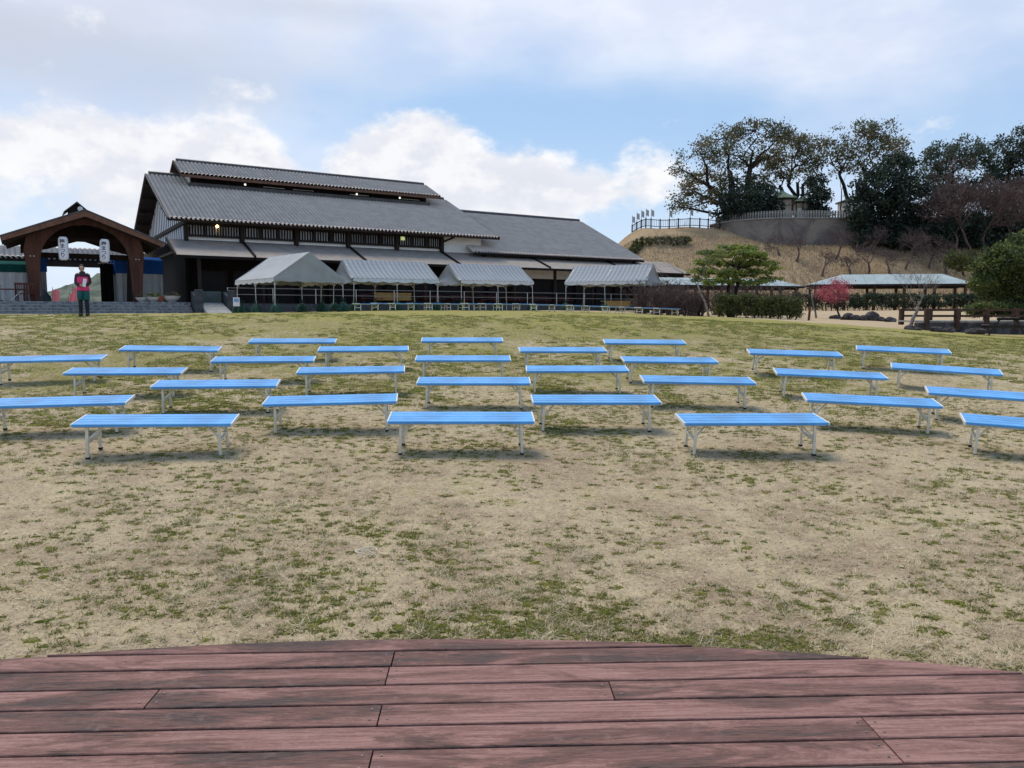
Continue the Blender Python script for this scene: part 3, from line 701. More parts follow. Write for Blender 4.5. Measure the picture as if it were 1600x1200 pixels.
# lower lean-to roof in bays with dark cover battens
LE, LZ, LT, LTZ = -2.2, 3.73, 1.24, 5.0
us = [0.02, 5.04, 13.03, 20.9, 29.6, 38.0, 46.2]
for a, b in zip(us[:-1], us[1:]):
    mb = MB(); mb.prismx([(LE, LZ-.10), (LE, LZ), (LT, LTZ), (LT, LTZ-.10)], a+.05, b-.05); pn = mb.build('lean_to_panel', M['shingle'], hall)
    mb = MB(); mb.box((a+.05, LE-.03, LZ-.20), (b-.05, LE+.06, LZ-.02)); mb.build('gutter', M['timber_black'], pn)
for u in us[1:-1]:
    mb = MB(); mb.bar((u, LE-.05, LZ+.04), (u, LT-.02, LTZ+.04), .13, .16); mb.build('cover_batten', M['timber_black'], hall)
mb = MB(); mb.bar((0.0, LE-.05, LZ), (0.0, LT, LTZ), .1, .22); mb.build('verge_board', M['timber_dark'], hall)
# side lean-to at the left end
mb = MB(); mb.prismx([(LT+.02, LTZ-.45), (LT+.02, LTZ-.3), (16.5, LTZ-.3), (16.5, LTZ-.45)], -.1, 1.1); mb.build('side_canopy', M['tile_dark'], hall)
# ground storey: dark boards set back, posts, doors and glass
mb = MB(); mb.box((1.3, 2.4, .6), (46.0, 2.6, 4.9)); mb.build('back_wall', M['timber_black'], hall)
mb = MB(); mb.box((1.15, 1.3, .6), (1.3, 18.2, 4.4)); mb.build('side_wall', M['timber_black'], hall)
for i in range(11):
    u = 1.45+i*4.15
    if u < 45:
        mb = MB(); mb.box((u, -1.6, .64), (u+.2, -1.4, 3.9)); mb.build('veranda_post', M['timber_dark'], hall)
for i in range(18):
    u = 2.2+i*2.4
    g = empty('glazed_door'); g.parent = hall
    mb = MB(); mb.box((u, 2.34, .85), (u+1.9, 2.38, 2.9)); mb.build('pane', M['glass_dark'], g)
    mb = MB(); mb.box((u-.06, 2.30, .66), (u+.06, 2.39, 3.0)); mb.box((u+1.84, 2.30, .66), (u+1.96, 2.39, 3.0)); mb.box((u+.06, 2.30, 2.9), (u+1.84, 2.39, 3.0)); mb.box((u+.06, 2.30, .66), (u+1.84, 2.39, .85)); mb.build('door_frame', M['timber_dark'], g)
mb = MB(); mb.bar((40.5, -1.3, 3.45), (46.1, -1.3, 3.45), .2, .3); mb.build('end_beam', M['timber_dark'], hall)
mb = MB(); mb.bar((44.6, -1.0, .1), (44.6, -1.0, 3.6), .45, .45); mb.build('end_post', M['timber_dark'], hall)
# annex roof at the right end
AE, AZ, AR = 0., 4.98, 9.5
mb = MB(); mb.prismx([(AE, AZ-.15), (AE, AZ), (WR, AR), (2*WR, AZ), (2*WR, AZ-.15), (WR, AR-.2)], 24.0, 42.0); ax = mb.build('annex_roof', M['timber_dark'], hall)
tile_roof('annex_tiles', 23.3, 42.1, AE-.1, AZ-.02, WR-.05, AR, ax, M['tile'])
tile_roof('annex_back_tiles', 23.3, 42.1, 2*WR+.1, AZ-.02, WR+.05, AR, ax, M['tile'], cols=4, course=1.2)
eave_caps('annex_eave_tiles', 23.3, 42.1, AE-.12, AZ-.01, ax, M['tile'])
ridge(26.5, 41.8, WR, AR, ax, .34)
for sg in (-1, 1):
    mb = MB(); mb.bar((42.0, WR, AR), (42.0, WR+sg*(WR+.05), AZ-.04), .08, .24); mb.build('verge_board', M['timber_dark'], ax)
mb = MB(); mb.box((23.3, AE-.12, AZ-.20), (42.1, AE-.02, AZ-.04)); mb.build('fascia_board', M['timber_black'], ax)
mb = MB(); mb.box((24.8, 1.28, 3.0), (41.4, 1.45, 5.3)); mb.build('annex_wall', M['plaster'], hall)
for u in (24.6, 28.6, 33.6, 38.2, 41.3):
    mb = MB(); mb.box((u-.1, .3, 4.55), (u+.1, 1.35, 4.83)); mb.build('bracket', M['timber_black'], hall)
mb = MB(); mb.prismx([(1.3, 2.5), (1.3, 5.2), (WR, AR-.4), (2*WR-1.3, 5.2), (2*WR-1.3, 2.5)], 41.2, 41.35); mb.build('annex_gable', M['plaster'], hall)

# ------------------------------------------------------------------ terrace, steps, ramp
PZ = .65
terr = empty('terrace', BO, BA, kind='structure')
mb = MB(); mb.box((3.0, -2.75, -1.5), (47.5, 22, PZ-.05)); mb.box((-16, -2.35, -1.5), (2.99, 22, PZ-.004)); mb.build('paving', M['stone_dark'], terr)
mb = MB(); mb.box((-16, -2.75, -1.5), (.7, -2.352, PZ)); mb.build('edge_slab', M['stone_step'], terr)
steps = empty('stone_steps', BO, BA, kind='structure')
for k in range(5):
    z = PZ-.175*(k+1)
    u = -16.
    while u < .65:
        l_ = min(1.5, .65-u)
        mb = MB(); mb.bbox((u+.006, -2.75-.34*(k+1), -1.4), (u+l_-.006, -2.752-.34*k, z+.004*random.random()), .012); st_ = mb.build('step', M['stone_step'], steps); MB().box((u+.01, -2.75-.34*(k+1)-.012, z-.05), (u+l_-.01, -2.75-.34*(k+1)-.001, z-.006)).build('nosing', M['concrete'], st_); u += 1.5
ramp = empty('ramp', BO, BA, 'pale concrete ramp between dark stone walls beside the steps', 'ramp')
mb = MB(); mb.prismx([(-6.2, -.6), (-6.2, -.14), (-2.8, PZ-.02), (-2.8, -.6)], 1.15, 2.65); mb.build('slope', M['concrete'], ramp)
for u0, w1 in ((.72, -2.8), (2.7, -2.8)):
    mb = MB(); mb.prismx([(-4.2, -1), (-4.2, .95), (w1, 1.35), (w1, -1)], u0+.02, u0+.36); mb.build('side_wall', M['stone_dark'], ramp)
    mb = MB(); mb.bbox((u0-.02, -4.7, -1), (u0+.42, -4.205, 1.42), .02); mb.build('pillar', M['stone_dark'], ramp)
mb = MB(); mb.box((1.12, -2.5, .2), (2.68, -2.42, 1.38)); mb.build('back_panel', mat('panel_green', (.075, .10, .095), .7, .15, 2), ramp)
# railing along the terrace
rail = empty('terrace_railing', BO, BA, 'thin pale metal railing along the hall terrace', 'railing')
for i in range(14):
    u = 3.1+i*3.0
    mb = MB(); mb.bar((u, -2.45, PZ-.05), (u, -2.45, PZ+1.0), .05); mb.build('rail_post', M['pole'], rail)
for h in (.98, .55):
    mb = MB(); mb.bar((3.1, -2.45, PZ+h), (42.1, -2.45, PZ+h), .035, .045); mb.build('rail', mat('rail_grey', (.20, .19, .18), .5), rail)

# ------------------------------------------------------------------ gatehouse
gate = empty('gatehouse', BF(-5.03, -1.5, 0), BA, 'brown timber gatehouse with curved arch and wide gabled roof', 'gatehouse')
GA, GE, GH = 6.10, 4.36, 4.28     # apex z, eave z, half width
def arch_z(x):                    # underside of the arch
    t = min(abs(x)/2.42, 1); return 3.05+(5.35-3.05)*math.sqrt(max(1-t**2.1, 0))
for s in (-1, 1):
    # pillar flaring into a curved bracket, one piece per side
    inner = [(2.55, PZ)]+[(2.50, 1.8), (2.45, 2.6)]
    for i in range(15):
        x = 2.42*math.cos(math.pi/2*i/14); inner.append((max(x, .0), arch_z(x)))
    outer = [(3.05, PZ), (3.12, 2.2), (3.22, 3.4), (3.25, 4.0)]
    def roofz(x): return GA-.16-(GA-GE)*x/GH
    outer += [(3.3, roofz(3.3)-.12), (0.0, roofz(0)-.12)]
    # quads strip between inner and outer
    no = []
    for (x, z) in inner:
        if z <= 3.06: no.append((3.05+(z-PZ)*.06, z))
        else:
            xo = 3.25*(x/2.42); no.append((xo, roofz(xo)-.1) if x < 2.3 else (3.26, 3.4+(z-3.05)*.6))
    mb = MB(); vs = []
    for (xi, zi), (xo, zo) in zip(inner, no):
        zo = min(zo, roofz(xo)-.1); zo = max(zo, zi+.02) if xi < 2.3 else zo
        vs.append([(s*xi, -.16, zi), (s*xo, -.16, zo), (s*xo, .16, zo), (s*xi, .16, zi)])
    mb.loft(vs); mb.build('arch_pillar', M['timber_red'], gate)
    mb = MB(); mb.bar((s*2.8, 4.2, PZ), (s*2.95, 4.2, 3.9), .4, .4); mb.build('rear_pillar', M['timber_dark'], gate)
    mb = MB(); mb.bar((s*2.9, 0.2, 3.75), (s*2.9, 4.2, 3.75), .22, .3); mb.build('side_beam', M['timber_dark'], gate)
    mb = MB(); mb.prism([(0, GA-.10), (s*GH, GE-.10), (s*GH, GE+.02), (0, GA+.02)], -1.1, 5.3); rs = mb.build('roof_slope', M['timber_dark'], gate)
    mb = MB(); mb.prism([(0, GA+.023), (s*(GH+.1), GE-.017), (s*(GH+.1), GE+.06), (0, GA+.10)], -1.22, 5.4); mb.build('roof_sheet', M['tile_dark'], rs)
    mb = MB(); mb.prism([(0, GA-.34), (s*(GH+.02), GE-.26), (s*(GH+.02), GE+.0), (0, GA+.0)], -1.2, -1.105); mb.build('barge_board', M['fascia_brown'], rs)
    for k in range(5):
        y = -.6+k*1.3
        mb = MB(); mb.bar((0, y, GA-.24), (s*GH*.97, y, GE-.24), .12, .18); mb.build('rafter', M['timber_dark'], rs)
mb = MB(); mb.bar((-3.0, 4.2, 3.7), (3.0, 4.2, 3.7), .22, .34); mb.build('rear_beam', M['timber_dark'], gate)
mb = MB(); mb.bar((-2.9, 2.1, 4.6), (2.9, 2.1, 4.6), .16, .22); mb.build('tie_beam', M['timber_dark'], gate)
mb = MB(); mb.prism([(-3.4, 3.75), (-1.9, 4.1), (0, 4.72), (1.9, 4.1), (3.4, 3.75), (3.4, GE+.2), (0, GA-.34), (-3.4, GE+.2)], 4.1, 4.18); mb.build('rear_infill', M['timber_dark'], gate)
mb = MB(); mb.bar((-.0, -1.0, GA-.3), (0, 5.2, GA-.3), .16, .26); mb.build('ridge_beam', M['timber_dark'], gate)
cup = empty('roof_ventilator'); cup.parent = gate; cup.location = (-.3, .9, 0)
mb = MB(); mb.prism([(-.55, GA-.35), (-.42, GA+.3), (0, GA+.66), (.42, GA+.3), (.55, GA-.35)], 0, 1.8); mb.build('ventilator_wall', M['timber_dark'], cup)
for s in (-1, 1):
    mb = MB(); mb.prism([(0, GA+.66), (s*.74, GA+.02), (s*.74, GA+.09), (0, GA+.75)], -.25, 2.05); mb.build('ventilator_roof', M['tile_dark'], cup)
mb = MB(); ring_ = [(.16+.15*math.cos(2*math.pi*j/12), GA+.30+.15*math.sin(2*math.pi*j/12)) for j in range(12)]
mb.prism(ring_, -.27, -.26); mb.build('emblem', M['board_white'], cup)
for s in (-1, 1):
    for dxx in (-.08, .10):
        mb = MB(); mb.prism([(s*2.85+dxx+.03*math.cos(2*math.pi*j/8), 3.35+.03*math.sin(2*math.pi*j/8)) for j in range(8)], -.19, -.161); mb.build('bolt', M['board_white'], gate)

def text_mesh(body, size, spacing=.9, bold=.012):
    cu = bpy.data.curves.new('lettering', 'FONT'); cu.body = body; cu.size = size; cu.align_x = 'CENTER'; cu.align_y = 'CENTER'
    cu.space_line = spacing; cu.offset = bold; cu.resolution_u = 3
    o = bpy.data.objects.new('lettering_tmp', cu); col.objects.link(o)
    bpy.context.view_layer.update()
    me = bpy.data.meshes.new_from_object(o.evaluated_get(bpy.context.evaluated_depsgraph_get()))
    bpy.data.objects.remove(o); bpy.data.curves.remove(cu)
    return me
def lantern(u, w, ztop, hgt, rad, label, lean=0):
    t = empty('paper_lantern', BF(u, w, ztop-hgt), BA, label, 'lantern', 'festival lanterns under the gatehouse')
    t.rotation_euler = (0, lean, BA-R(14))
    n = 24; prof = []
    for i in range(n+1):
        k = i/n; r = rad*(1-.10*abs(2*k-1)**4) if 0 < k < 1 else rad*.86
        prof.append((k*hgt, r*(1-.012*(i % 2)), r*(1-.012*(i % 2))))
    mb = MB(); mb.ell(0, 0, prof, 28); mb.build('paper_body', M['lantern'], t, smooth=True)
    for z, nm in ((-.05, 'bottom_ring'), (hgt-.005, 'top_ring')):
        mb = MB(); mb.ell(0, 0, [(z, rad*.7, rad*.7), (z+.055, rad*.74, rad*.74)], 20); mb.build(nm, M['lantern'], t)
    mb = MB(); mb.tube([(0, 0, hgt+.04), (0, 0, hgt+.45)], .012, 5); mb.build('cord', M['timber_black'], t)
    mb = MB(); mb.tube([(0, 0, -.05), (0, 0, -.16)], .018, 5); mb.build('tassel', M['timber_dark'], t)
    me = text_mesh('梅\nま\nつ\nり', hgt*.235, .90, .005)
    bm = bmesh.new(); bm.from_mesh(me)
    bmesh.ops.triangulate(bm, faces=bm.faces)
    for _ in range(3):
        le = [e for e in bm.edges if e.calc_length() > .05]
        if le: bmesh.ops.subdivide_edges(bm, edges=le, cuts=1); bmesh.ops.triangulate(bm, faces=bm.faces)
    for v in bm.verts:
        a = v.co.x/rad; rr = rad*1.012
        v.co = Vector((math.sin(a)*rr, -math.cos(a)*rr, v.co.y+hgt*.49))
    bm.to_mesh(me); bm.free(); me.materials.clear()
    link('lettering', me, M['ink'], t)
lantern(-6.25, -2.3, 4.45, 1.27, .27, 'white paper lantern with black lettering at the left of the gate arch')
lantern(-4.08, -2.3, 4.42, 1.30, .28, 'white paper lantern with black lettering at the right of the gate arch', R(2))
def on_w(px, v, w):                # survey: point of the photograph on a plane parallel to the hall front -> (u, z)
    d = ray(px, v); t = (w+BO.dot(BWv))/d.dot(BWv); P = d*t
    return (P-BO).dot(BU), P.z

# ------------------------------------------------------------------ things on the gate terrace
u0, _ = on_w(60, 400, 12); u1, _ = on_w(176, 400, 12)
rg = empty('tiled_passage_roof', BF(0, 12, 0), BA, 'low passage roof with wavy grey tiles seen behind the gate arch', 'roof')
mb = MB(); mb.prismx([(-.1, 3.80), (-.1, 4.02), (2.2, 5.0), (4.4, 4.02), (4.4, 3.80)], u0-3.5, u1+1.5); rr = mb.build('roof_core', M['timber_dark'], rg)
tile_roof('roof_tiles', u0-3.5, u1+1.5, -.25, 4.02, 2.2, 5.0, rr, M['tile'], per=.34, amp=.06, course=.4)
eave_caps('eave_tiles', u0-3.5, u1+1.5, -.28, 4.0, rr, M['concrete'], per=.34, r=.09)
mb = MB(); mb.bar((u0-3.5, -.05, 3.62), (u1+1.5, -.05, 3.62), .25, .34); mb.build('beam', M['timber_dark'], rg)
for u in (u0-1.0, u1+.1):
    mb = MB(); mb.bar((u, .3, PZ), (u, .3, 3.7), .3, .3); mb.build('post', M['timber_dark'], rg)
mb = MB(); mb.bar((u1-.05, 0, 3.6), (u1-.8, 0, 3.2), .1, .12); mb.bar((u1+.1, .1, 2.6), (u1-.6, 0, 3.55), .1, .12); mb.build('brace', M['timber_dark'], rg)

def booth(name, pxa, pxb, w, ztop_v, zmid_v, depth, top_mat, label, slope=0., front_drop=0.):
    ua, zt = on_w(pxa, ztop_v, w); ub, zt2 = on_w(pxb, ztop_v, w); _, zm = on_w((pxa+pxb)/2, zmid_v, w)
    t = empty(name, BF(ua, w, PZ), BA, label, 'tent')
    L_ = ub-ua; zt -= PZ; zm -= PZ
    mb = MB(); n = 24
    rings = []
    for i in range(n+1):
        x = L_*i/n; y = .05*math.sin(i*1.7)+.03*math.sin(i*.6)
        rings.append([(x, y+.02, 0.02), (x, y*.4+.01, zm), (x, y*.4-.01, zm), (x, y, 0.02)])
    mb.loft(rings); mb.build('side_sheet', M['white_cloth'], t)
    mb = MB(); mb.prismx([(-.05, zm-.03), (-.05, zt), (depth*.5, zt+.3), (depth, zt), (depth, zm), (depth-.03, zm), (depth*.5, zt+.25), (.0, zm)], -.05, L_+.05); mb.build('canopy', top_mat, t)
    for x in (0.03, L_*.5, L_-.03):
        mb = MB(); mb.tube([(x, .08, 0), (x, .08, zt)], .025, 6); mb.build('pole', M['pole'], t)
    mb = MB(); mb.prismx([(depth-.04, .02), (depth-.04, zm), (depth, zm), (depth, .02)], 0, L_); mb.build('back_sheet', M['white_cloth'], t)
    return t
booth('booth_tent', -60, 48, 3.0, 411, 424, 3.2, M['green_cloth'], 'booth tent with dark green top and grey white sheet left of the gate')
booth('booth_tent', 61, 71, 3.6, 401, 424, 2.8, M['blue_cloth'], 'narrow blue topped booth tent beside the left gate pillar')
booth('booth_tent', 180, 253, 3.2, 405, 427, 3.0, M['blue_cloth'], 'booth tent with blue top and white sheet right of the gate')
# a notice taped on the blue top
ua, za = on_w(239, 416, 3.1)
# dark draped curtains between gate and booth
ua, _ = on_w(157, 440, 4.0); ub, zt = on_w(176, 412, 4.0)
ct = empty('dark_curtain', BF(ua, 4.0, PZ), BA, 'dark hanging curtain beside the blue booth behind the gate', 'curtain')
mb = MB(); rings = []
for i in range(25):
    x = (ub-ua)*i/24; y = .06*math.sin(i*1.9); rings.append([(x, y, .02), (x, y*.6, zt-PZ), (x, y*.6+.02, zt-PZ), (x, y+.02, .02)])
mb.loft(rings); mb.build('drape', M['timber_black'], ct)
mb = MB(); mb.bar((-.1, .02, zt-PZ), (ub-ua+.1, .02, zt-PZ), .05, .05); mb.build('curtain_rail', M['pole'], ct)
# dark covered bundle
def lump(name, px, w, wid, hgt, mt, label, cat, z=PZ):
    u, _ = on_w(px, 470, w); t = MB(); n = 14; rings = []
    prof = [(0, 1.0), (.15, 1.05), (.4, .92), (.65, .62), (.82, .30), (.92, .14), (1.0, .10)]
    for k, r in prof: rings.append([(wid/2*r*math.cos(2*math.pi*j/n)*(1+.12*math.sin(3*j+k*5)), wid/2*r*.8*math.sin(2*math.pi*j/n)*(1+.12*math.cos(2*j+k*4)), hgt*k) for j in range(n)])
    t.loft(rings); o = t.build(name, mt, None, smooth=True); o.location = BF(u, w, z); o.rotation_euler = (0, 0, BA); return tag(o, label, cat)
lump('covered_bundle', 71, 1.0, .62, .78, M['stone_dark'], 'dark covered bundle on the terrace right of the left gate pillar', 'bundle')
# pink banners
def banner(px, w, wid, h0, h1, lean, label):
    u, _ = on_w(px, 470, w); t = empty('pink_banner', BF(u, w, PZ), BA, label, 'banner', 'pink banners behind the gate')
    mb = MB(); rings = []
    for i in range(9):
        x = wid*i/8; y = .04*math.sin(i*1.1); rings.append([(x+lean*h0, y, h0), (x+lean*h1, y, h1-.1*abs(math.sin(i))), (x+lean*h1, y+.015, h1-.1*abs(math.sin(i))), (x+lean*h0, y+.015, h0)])
    mb.loft(rings); mb.build('cloth', M['pink_cloth'], t)
    mb = MB(); mb.tube([(0, .01, 0), (lean*h1, .01, h1+.1)], .018, 5); mb.build('pole', M['pole'], t)
    mb = MB(); mb.bbox((-.2, -.2, 0), (.2, .2, .07), .02); mb.build('foot', M['stone_dark'], t)
banner(82, 5., .40, .1, .95, .05, 'pale pink banner on a short pole near the left gate pillar')
banner(106, 4., .36, .05, .68, .22, 'tilted pink sheet banner standing just left of the person')
banner(114, 6., .34, .15, 1.1, .03, 'tall pink banner partly hidden behind the person')
# planters
def planter(px, w, rad, hgt, label, leafy, mt='pot_white', square=False, flower=None):
    u, _ = on_w(px, 470, w); t = empty('planter', BF(u, w, PZ), BA, label, 'planter', 'planters on the gate terrace')
    mb = MB(); n = 4 if square else 18
    mb.ell(0, 0, [(0.0, rad*.45, rad*.40), (.05, rad*.5, rad*.45), (hgt*.5, rad*.8, rad*.7), (hgt*.95, rad, rad*.85), (hgt, rad*1.04, rad*.9), (hgt, rad*.93, rad*.8), (hgt*.85, rad*.88, rad*.75)], n); mb.build('bowl', M[mt], t)
    mb = MB(); rr_ = random.Random(px); mb2 = MB()
    for i in range(leafy):
        a, r = rr_.uniform(0, 6.28), rad*.9*math.sqrt(rr_.random()); h = hgt*.85+rr_.uniform(.03, .38)*(1-r/rad*.4)
        c = Vector((r*math.cos(a), r*math.sin(a), h)); d = Vector((rr_.gauss(0, 1), rr_.gauss(0, 1), rr_.gauss(0, .6))).normalized(); e = d.orthogonal().normalized()
        tgt = mb2 if flower and rr_.random() < .18 else mb; s_ = .055
        tgt.add([c-d*s_, c+e*s_*.6, c+d*s_, c-e*s_*.6], [(0, 1, 2, 3)])
    if mb.v: tag(mb.build('foliage', L_HEDGE[1], t, fix=False), kind='stuff')
    if mb2.v: tag(mb2.build('flowers', flower, t, fix=False), kind='stuff')
planter(221, -1.9, .36, .30, 'low white planter box nearest the right gate pillar', 25)
planter(240, -1.9, .50, .34, 'white planter full of yellow green flowering plants right of the gate', 260, flower=mat('petal_yellow', (.65, .60, .25), .7))
planter(251, -2.1, .22, .36, 'small terracotta square pot between two white planters', 14, 'terracotta')
planter(268, -1.9, .58, .42, 'wide white footed bowl planter at the right end of the terrace', 60)
# red-brown table and chairs at the left of the gate
def chair(px, w, rz, label):
    u, _ = on_w(px, 470, w); t = empty('wooden_chair', BF(u, w, PZ), BA+rz, label, 'chair', 'red wooden chairs by the gate')
    for x in (-.24, .24):
        for y in (-.22, .22):
            mb = MB(); mb.bar((x, y, 0), (x, y, 1.05 if y > 0 else .45), .055); mb.build('leg', M['table_red'], t)
    mb = MB(); mb.bbox((-.28, -.27, .43), (.28, .27, .48), .01); mb.build('seat', M['table_red'], t)
    for k in range(5):
        mb = MB(); mb.bar((-.2+k*.1, .225, .5), (-.2+k*.1, .225, 1.0), .045, .02); mb.build('slat', M['table_red'], t)
    mb = MB(); mb.bbox((-.29, .19, .98), (.29, .26, 1.1), .01); mb.build('top_rail', M['table_red'], t)
    for s in (-1, 1):
        mb = MB(); mb.bar((s*.26, -.24, .68), (s*.26, .22, .68), .06, .04); mb.build('armrest', M['table_red'], t)
chair(47, -1.8, R(200), 'red brown wooden armchair at the foot of the left gate pillar')
chair(34, -1.5, R(165), 'red brown wooden armchair between the table and the left pillar')
u, _ = on_w(18, 470, -1.6)
tb = empty('wooden_table', BF(u, -1.6, PZ), BA, 'dark red wooden table at the far left of the terrace', 'table')
mb = MB(); mb.bbox((-.75, -.4, .68), (.75, .4, .74), .01); mb.build('tabletop', M['table_red'], tb)
for x in (-.65, .65):
    for y in (-.32, .32): mb = MB(); mb.bar((x, y, 0), (x, y, .68), .07); mb.build('leg', M['table_red'], tb)
mb = MB(); mb.bar((-.05, -.42, .05), (.55, -.42, .62), .035, .02); mb.build('brace', M['bench_white'], tb)
# picnic tables on the terrace behind the tents
def picnic(loc, rz, label, mt, group, Ls=1.8):
    t = empty('picnic_table', loc, rz, label, 'picnic table', group)
    for k in range(4):
        mb = MB(); mb.bbox((-Ls/2, -.36+k*.18, .70), (Ls/2, -.195+k*.18, .745), .008); mb.build('table_plank', mt, t)
    for s in (-1, 1):
        mb = MB(); mb.bbox((-Ls/2, s*.72-.14, .42), (Ls/2, s*.72+.14, .46), .008); mb.build('seat_plank', mt, t)
    for x in (-Ls*.36, Ls*.36):
        for s in (-1, 1): mb = MB(); mb.bar((x, s*.62, 0), (x, s*.24, .70), .09, .05); mb.build('leg', mt, t)
        mb = MB(); mb.bar((x+.05, -.85, .39), (x+.05, .85, .39), .05, .09); mb.build('cross_beam', mt, t)
        mb = MB(); mb.bar((x+.05, -.36, .67), (x+.05, .36, .67), .05, .06); mb.build('top_beam', mt, t)
for i in range(8):
    u = 13.5+i*2.55; picnic(BF(u, -1.45+.25*(i % 2), PZ-.05), BA+R(random.uniform(-5, 5)), f'dark red picnic table on the terrace behind the tents, {ORD[i]} from left', M['table_red'], 'picnic tables on the terrace')
for px, w, l_ in ((613, -2.0, 'left'), (962, -3.4, 'right')):
    u, _ = on_w(px, 478, w); c = empty('counter', BF(u, w, z1(*BF(u, w)[:2]) if w < -2.8 else PZ-.05), BA, f'yellow brown wooden counter under the tents, the {l_} one', 'counter')
    mb = MB(); mb.bbox((-1.5, -.3, .78), (1.5, .3, .86), .01); mb.build('top', M['counter_yellow'], c)
    mb = MB(); mb.box((-1.45, -.27, .30), (1.45, -.24, .775)); mb.build('front_panel', M['counter_yellow'], c)
    for x in (-1.35, 1.35):
        for y in (-.2, .22): mb = MB(); mb.bar((x, y, 0), (x, y, .78), .06); mb.build('leg', M['timber_dark'], c)

# ------------------------------------------------------------------ event tents
def tent_material():
    m_, N, p = principled('tent_tile_print')
    co = N.n('ShaderNodeTexCoord').outputs['Object']; s_ = N.n('ShaderNodeSeparateXYZ'); N.put(s_.inputs[0], co)
    x = N.m('MULTIPLY', s_.outputs[0], 2*math.pi/.30); y = N.m('MULTIPLY', s_.outputs[1], 2*math.pi/.34)
    st = N.m('SINE', x); cr = N.m('SINE', N.m('ADD', y, N.m('MULTIPLY', st, .8)))
    c = N.mix(N.ss(st, -.75, .1), (.185, .21, .245), (.27, .295, .325))
    c = N.mix(N.m('MULTIPLY', N.ss(cr, .8, 1.), .35), c, (.155, .18, .215))
    N.put(p.inputs['Base Color'], c); p.inputs['Roughness'].default_value = .7; p.inputs['Specular IOR Level'].default_value = .15
    return m_
M['tent_print'] = tent_material()
def make_tent(name, loc, rz, Lx, Ly, eave, rise, label, front_gable=False, bays=2, sag_left=False, sag_right=False):
    """x along the ridge, y depth; origin at the front left pole"""
    t = empty(name, loc, rz, label, 'event tent', 'grey event tents before the hall')
    per = .30; nx = max(8, int(Lx/per*6)); ny = 8
    for side in (0, 1):
        V = []
        for j in range(ny+1):
            k = j/ny
            for i in range(nx+1):
                x = -.06+(Lx+.12)*i/nx; y = -.10+(Ly/2+.10)*k if side == 0 else Ly+.10-(Ly/2+.10)*k
                z = eave+rise*k-.06*math.sin(math.pi*k)+.011*math.sin(2*math.pi*x/per)*(1-.3*k)
                z -= .05*math.sin(math.pi*k)*abs(math.sin(math.pi*bays*x/Lx))+.012*math.sin(7*x+5*k+loc[0])*math.sin(math.pi*k)
                if k == 0: z -= .05*(.5+.5*math.sin(2*math.pi*x/per))
                V.append((x, y, z))
        F = [(j*(nx+1)+i, j*(nx+1)+i+1, (j+1)*(nx+1)+i+1, (j+1)*(nx+1)+i) for j in range(ny) for i in range(nx)]
        o = np_mesh('canopy_slope', V, F, M['tent_grey'] if front_gable else M['tent_print'], t, smooth=True)
        # scalloped valance hung inside the eave
        V = []; yv = -.09 if side == 0 else Ly+.09
        for i in range(nx+1):
            x = -.06+(Lx+.12)*i/nx; V += [(x, yv+(.012 if side == 0 else -.012), eave-.03), (x, yv+.03*math.sin(i*.8), eave-.20-.07*abs(math.sin(math.pi*x/.9)))]
        F = [(2*i, 2*i+2, 2*i+3, 2*i+1) for i in range(nx)]
        np_mesh('valance', V, F, M['tent_white'], t)
    for gx, sag in ((-.065, sag_left), (Lx+.065, sag_right)):
        V = []; n = 24; sgn = -1 if gx < 0 else 1
        for i in range(n+1):
            k = i/n; y = -.10+(Ly+.20)*k; zt = eave+rise*(1-abs(2*k-1)); zb = eave-.16-.06*abs(math.sin(math.pi*y/.9))-(.12*math.sin(math.pi*k) if sag else 0)
            for j in range(6):
                q = j/5; z = zt+(zb-zt)*q
                V.append((gx+sgn*(.10*math.sin(math.pi*q)*math.sin(5*k+q*4)*(1.5 if sag else .4)), y, z))
        F = [(i*6+j, (i+1)*6+j, (i+1)*6+j+1, i*6+j+1) for i in range(n) for j in range(5)]
        np_mesh('gable_sheet', V, F, M['tent_grey'], t, smooth=True)
    poles = []
    for i in range(bays+1):
        for y in (0, Ly):
            x = Lx*i/bays; p = t.matrix_basis@Vector((x, y, 0)) if False else Matrix.Rotation(rz, 3, 'Z')@Vector((x, y, 0))+Vector(loc)
            zb = z1(p.x, p.y)-loc[2] if True else 0
            jx, jy = random.uniform(-.10, .10), random.uniform(-.05, .05)
            mb = MB(); mb.tube([(x+jx, y+jy, zb-.02), (x, y, eave+.02)], .024, 7); pl = mb.build('pole', M['pole'], t)
            mb = MB()
            for s in (-1, 1):
                if 0 <= x+s*.42 <= Lx: mb.tube([(x, y, eave-.42), (x+s*.42, y, eave-.02)], .016, 5)
            yy = .42 if y == 0 else -.42
            mb.tube([(x, y, eave-.42), (x, y+yy, eave+.12)], .016, 5); mb.build('brace', M['pole'], pl)
            poles.append((p.x, p.y, zb+loc[2], i, y))
    mb = MB()
    for y in (0, Ly): mb.tube([(0, y, eave-.02), (Lx, y, eave-.02)], .02, 6)
    mb.tube([(0, Ly/2, eave+rise-.05), (Lx, Ly/2, eave+rise-.05)], .02, 6)
    for i in range(bays+1):
        x = Lx*i/bays; mb.tube([(x, 0, eave-.02), (x, Ly/2, eave+rise-.05), (x, Ly, eave-.02)], .02, 6)
    mb.build('frame', M['pole'], t)
    return poles
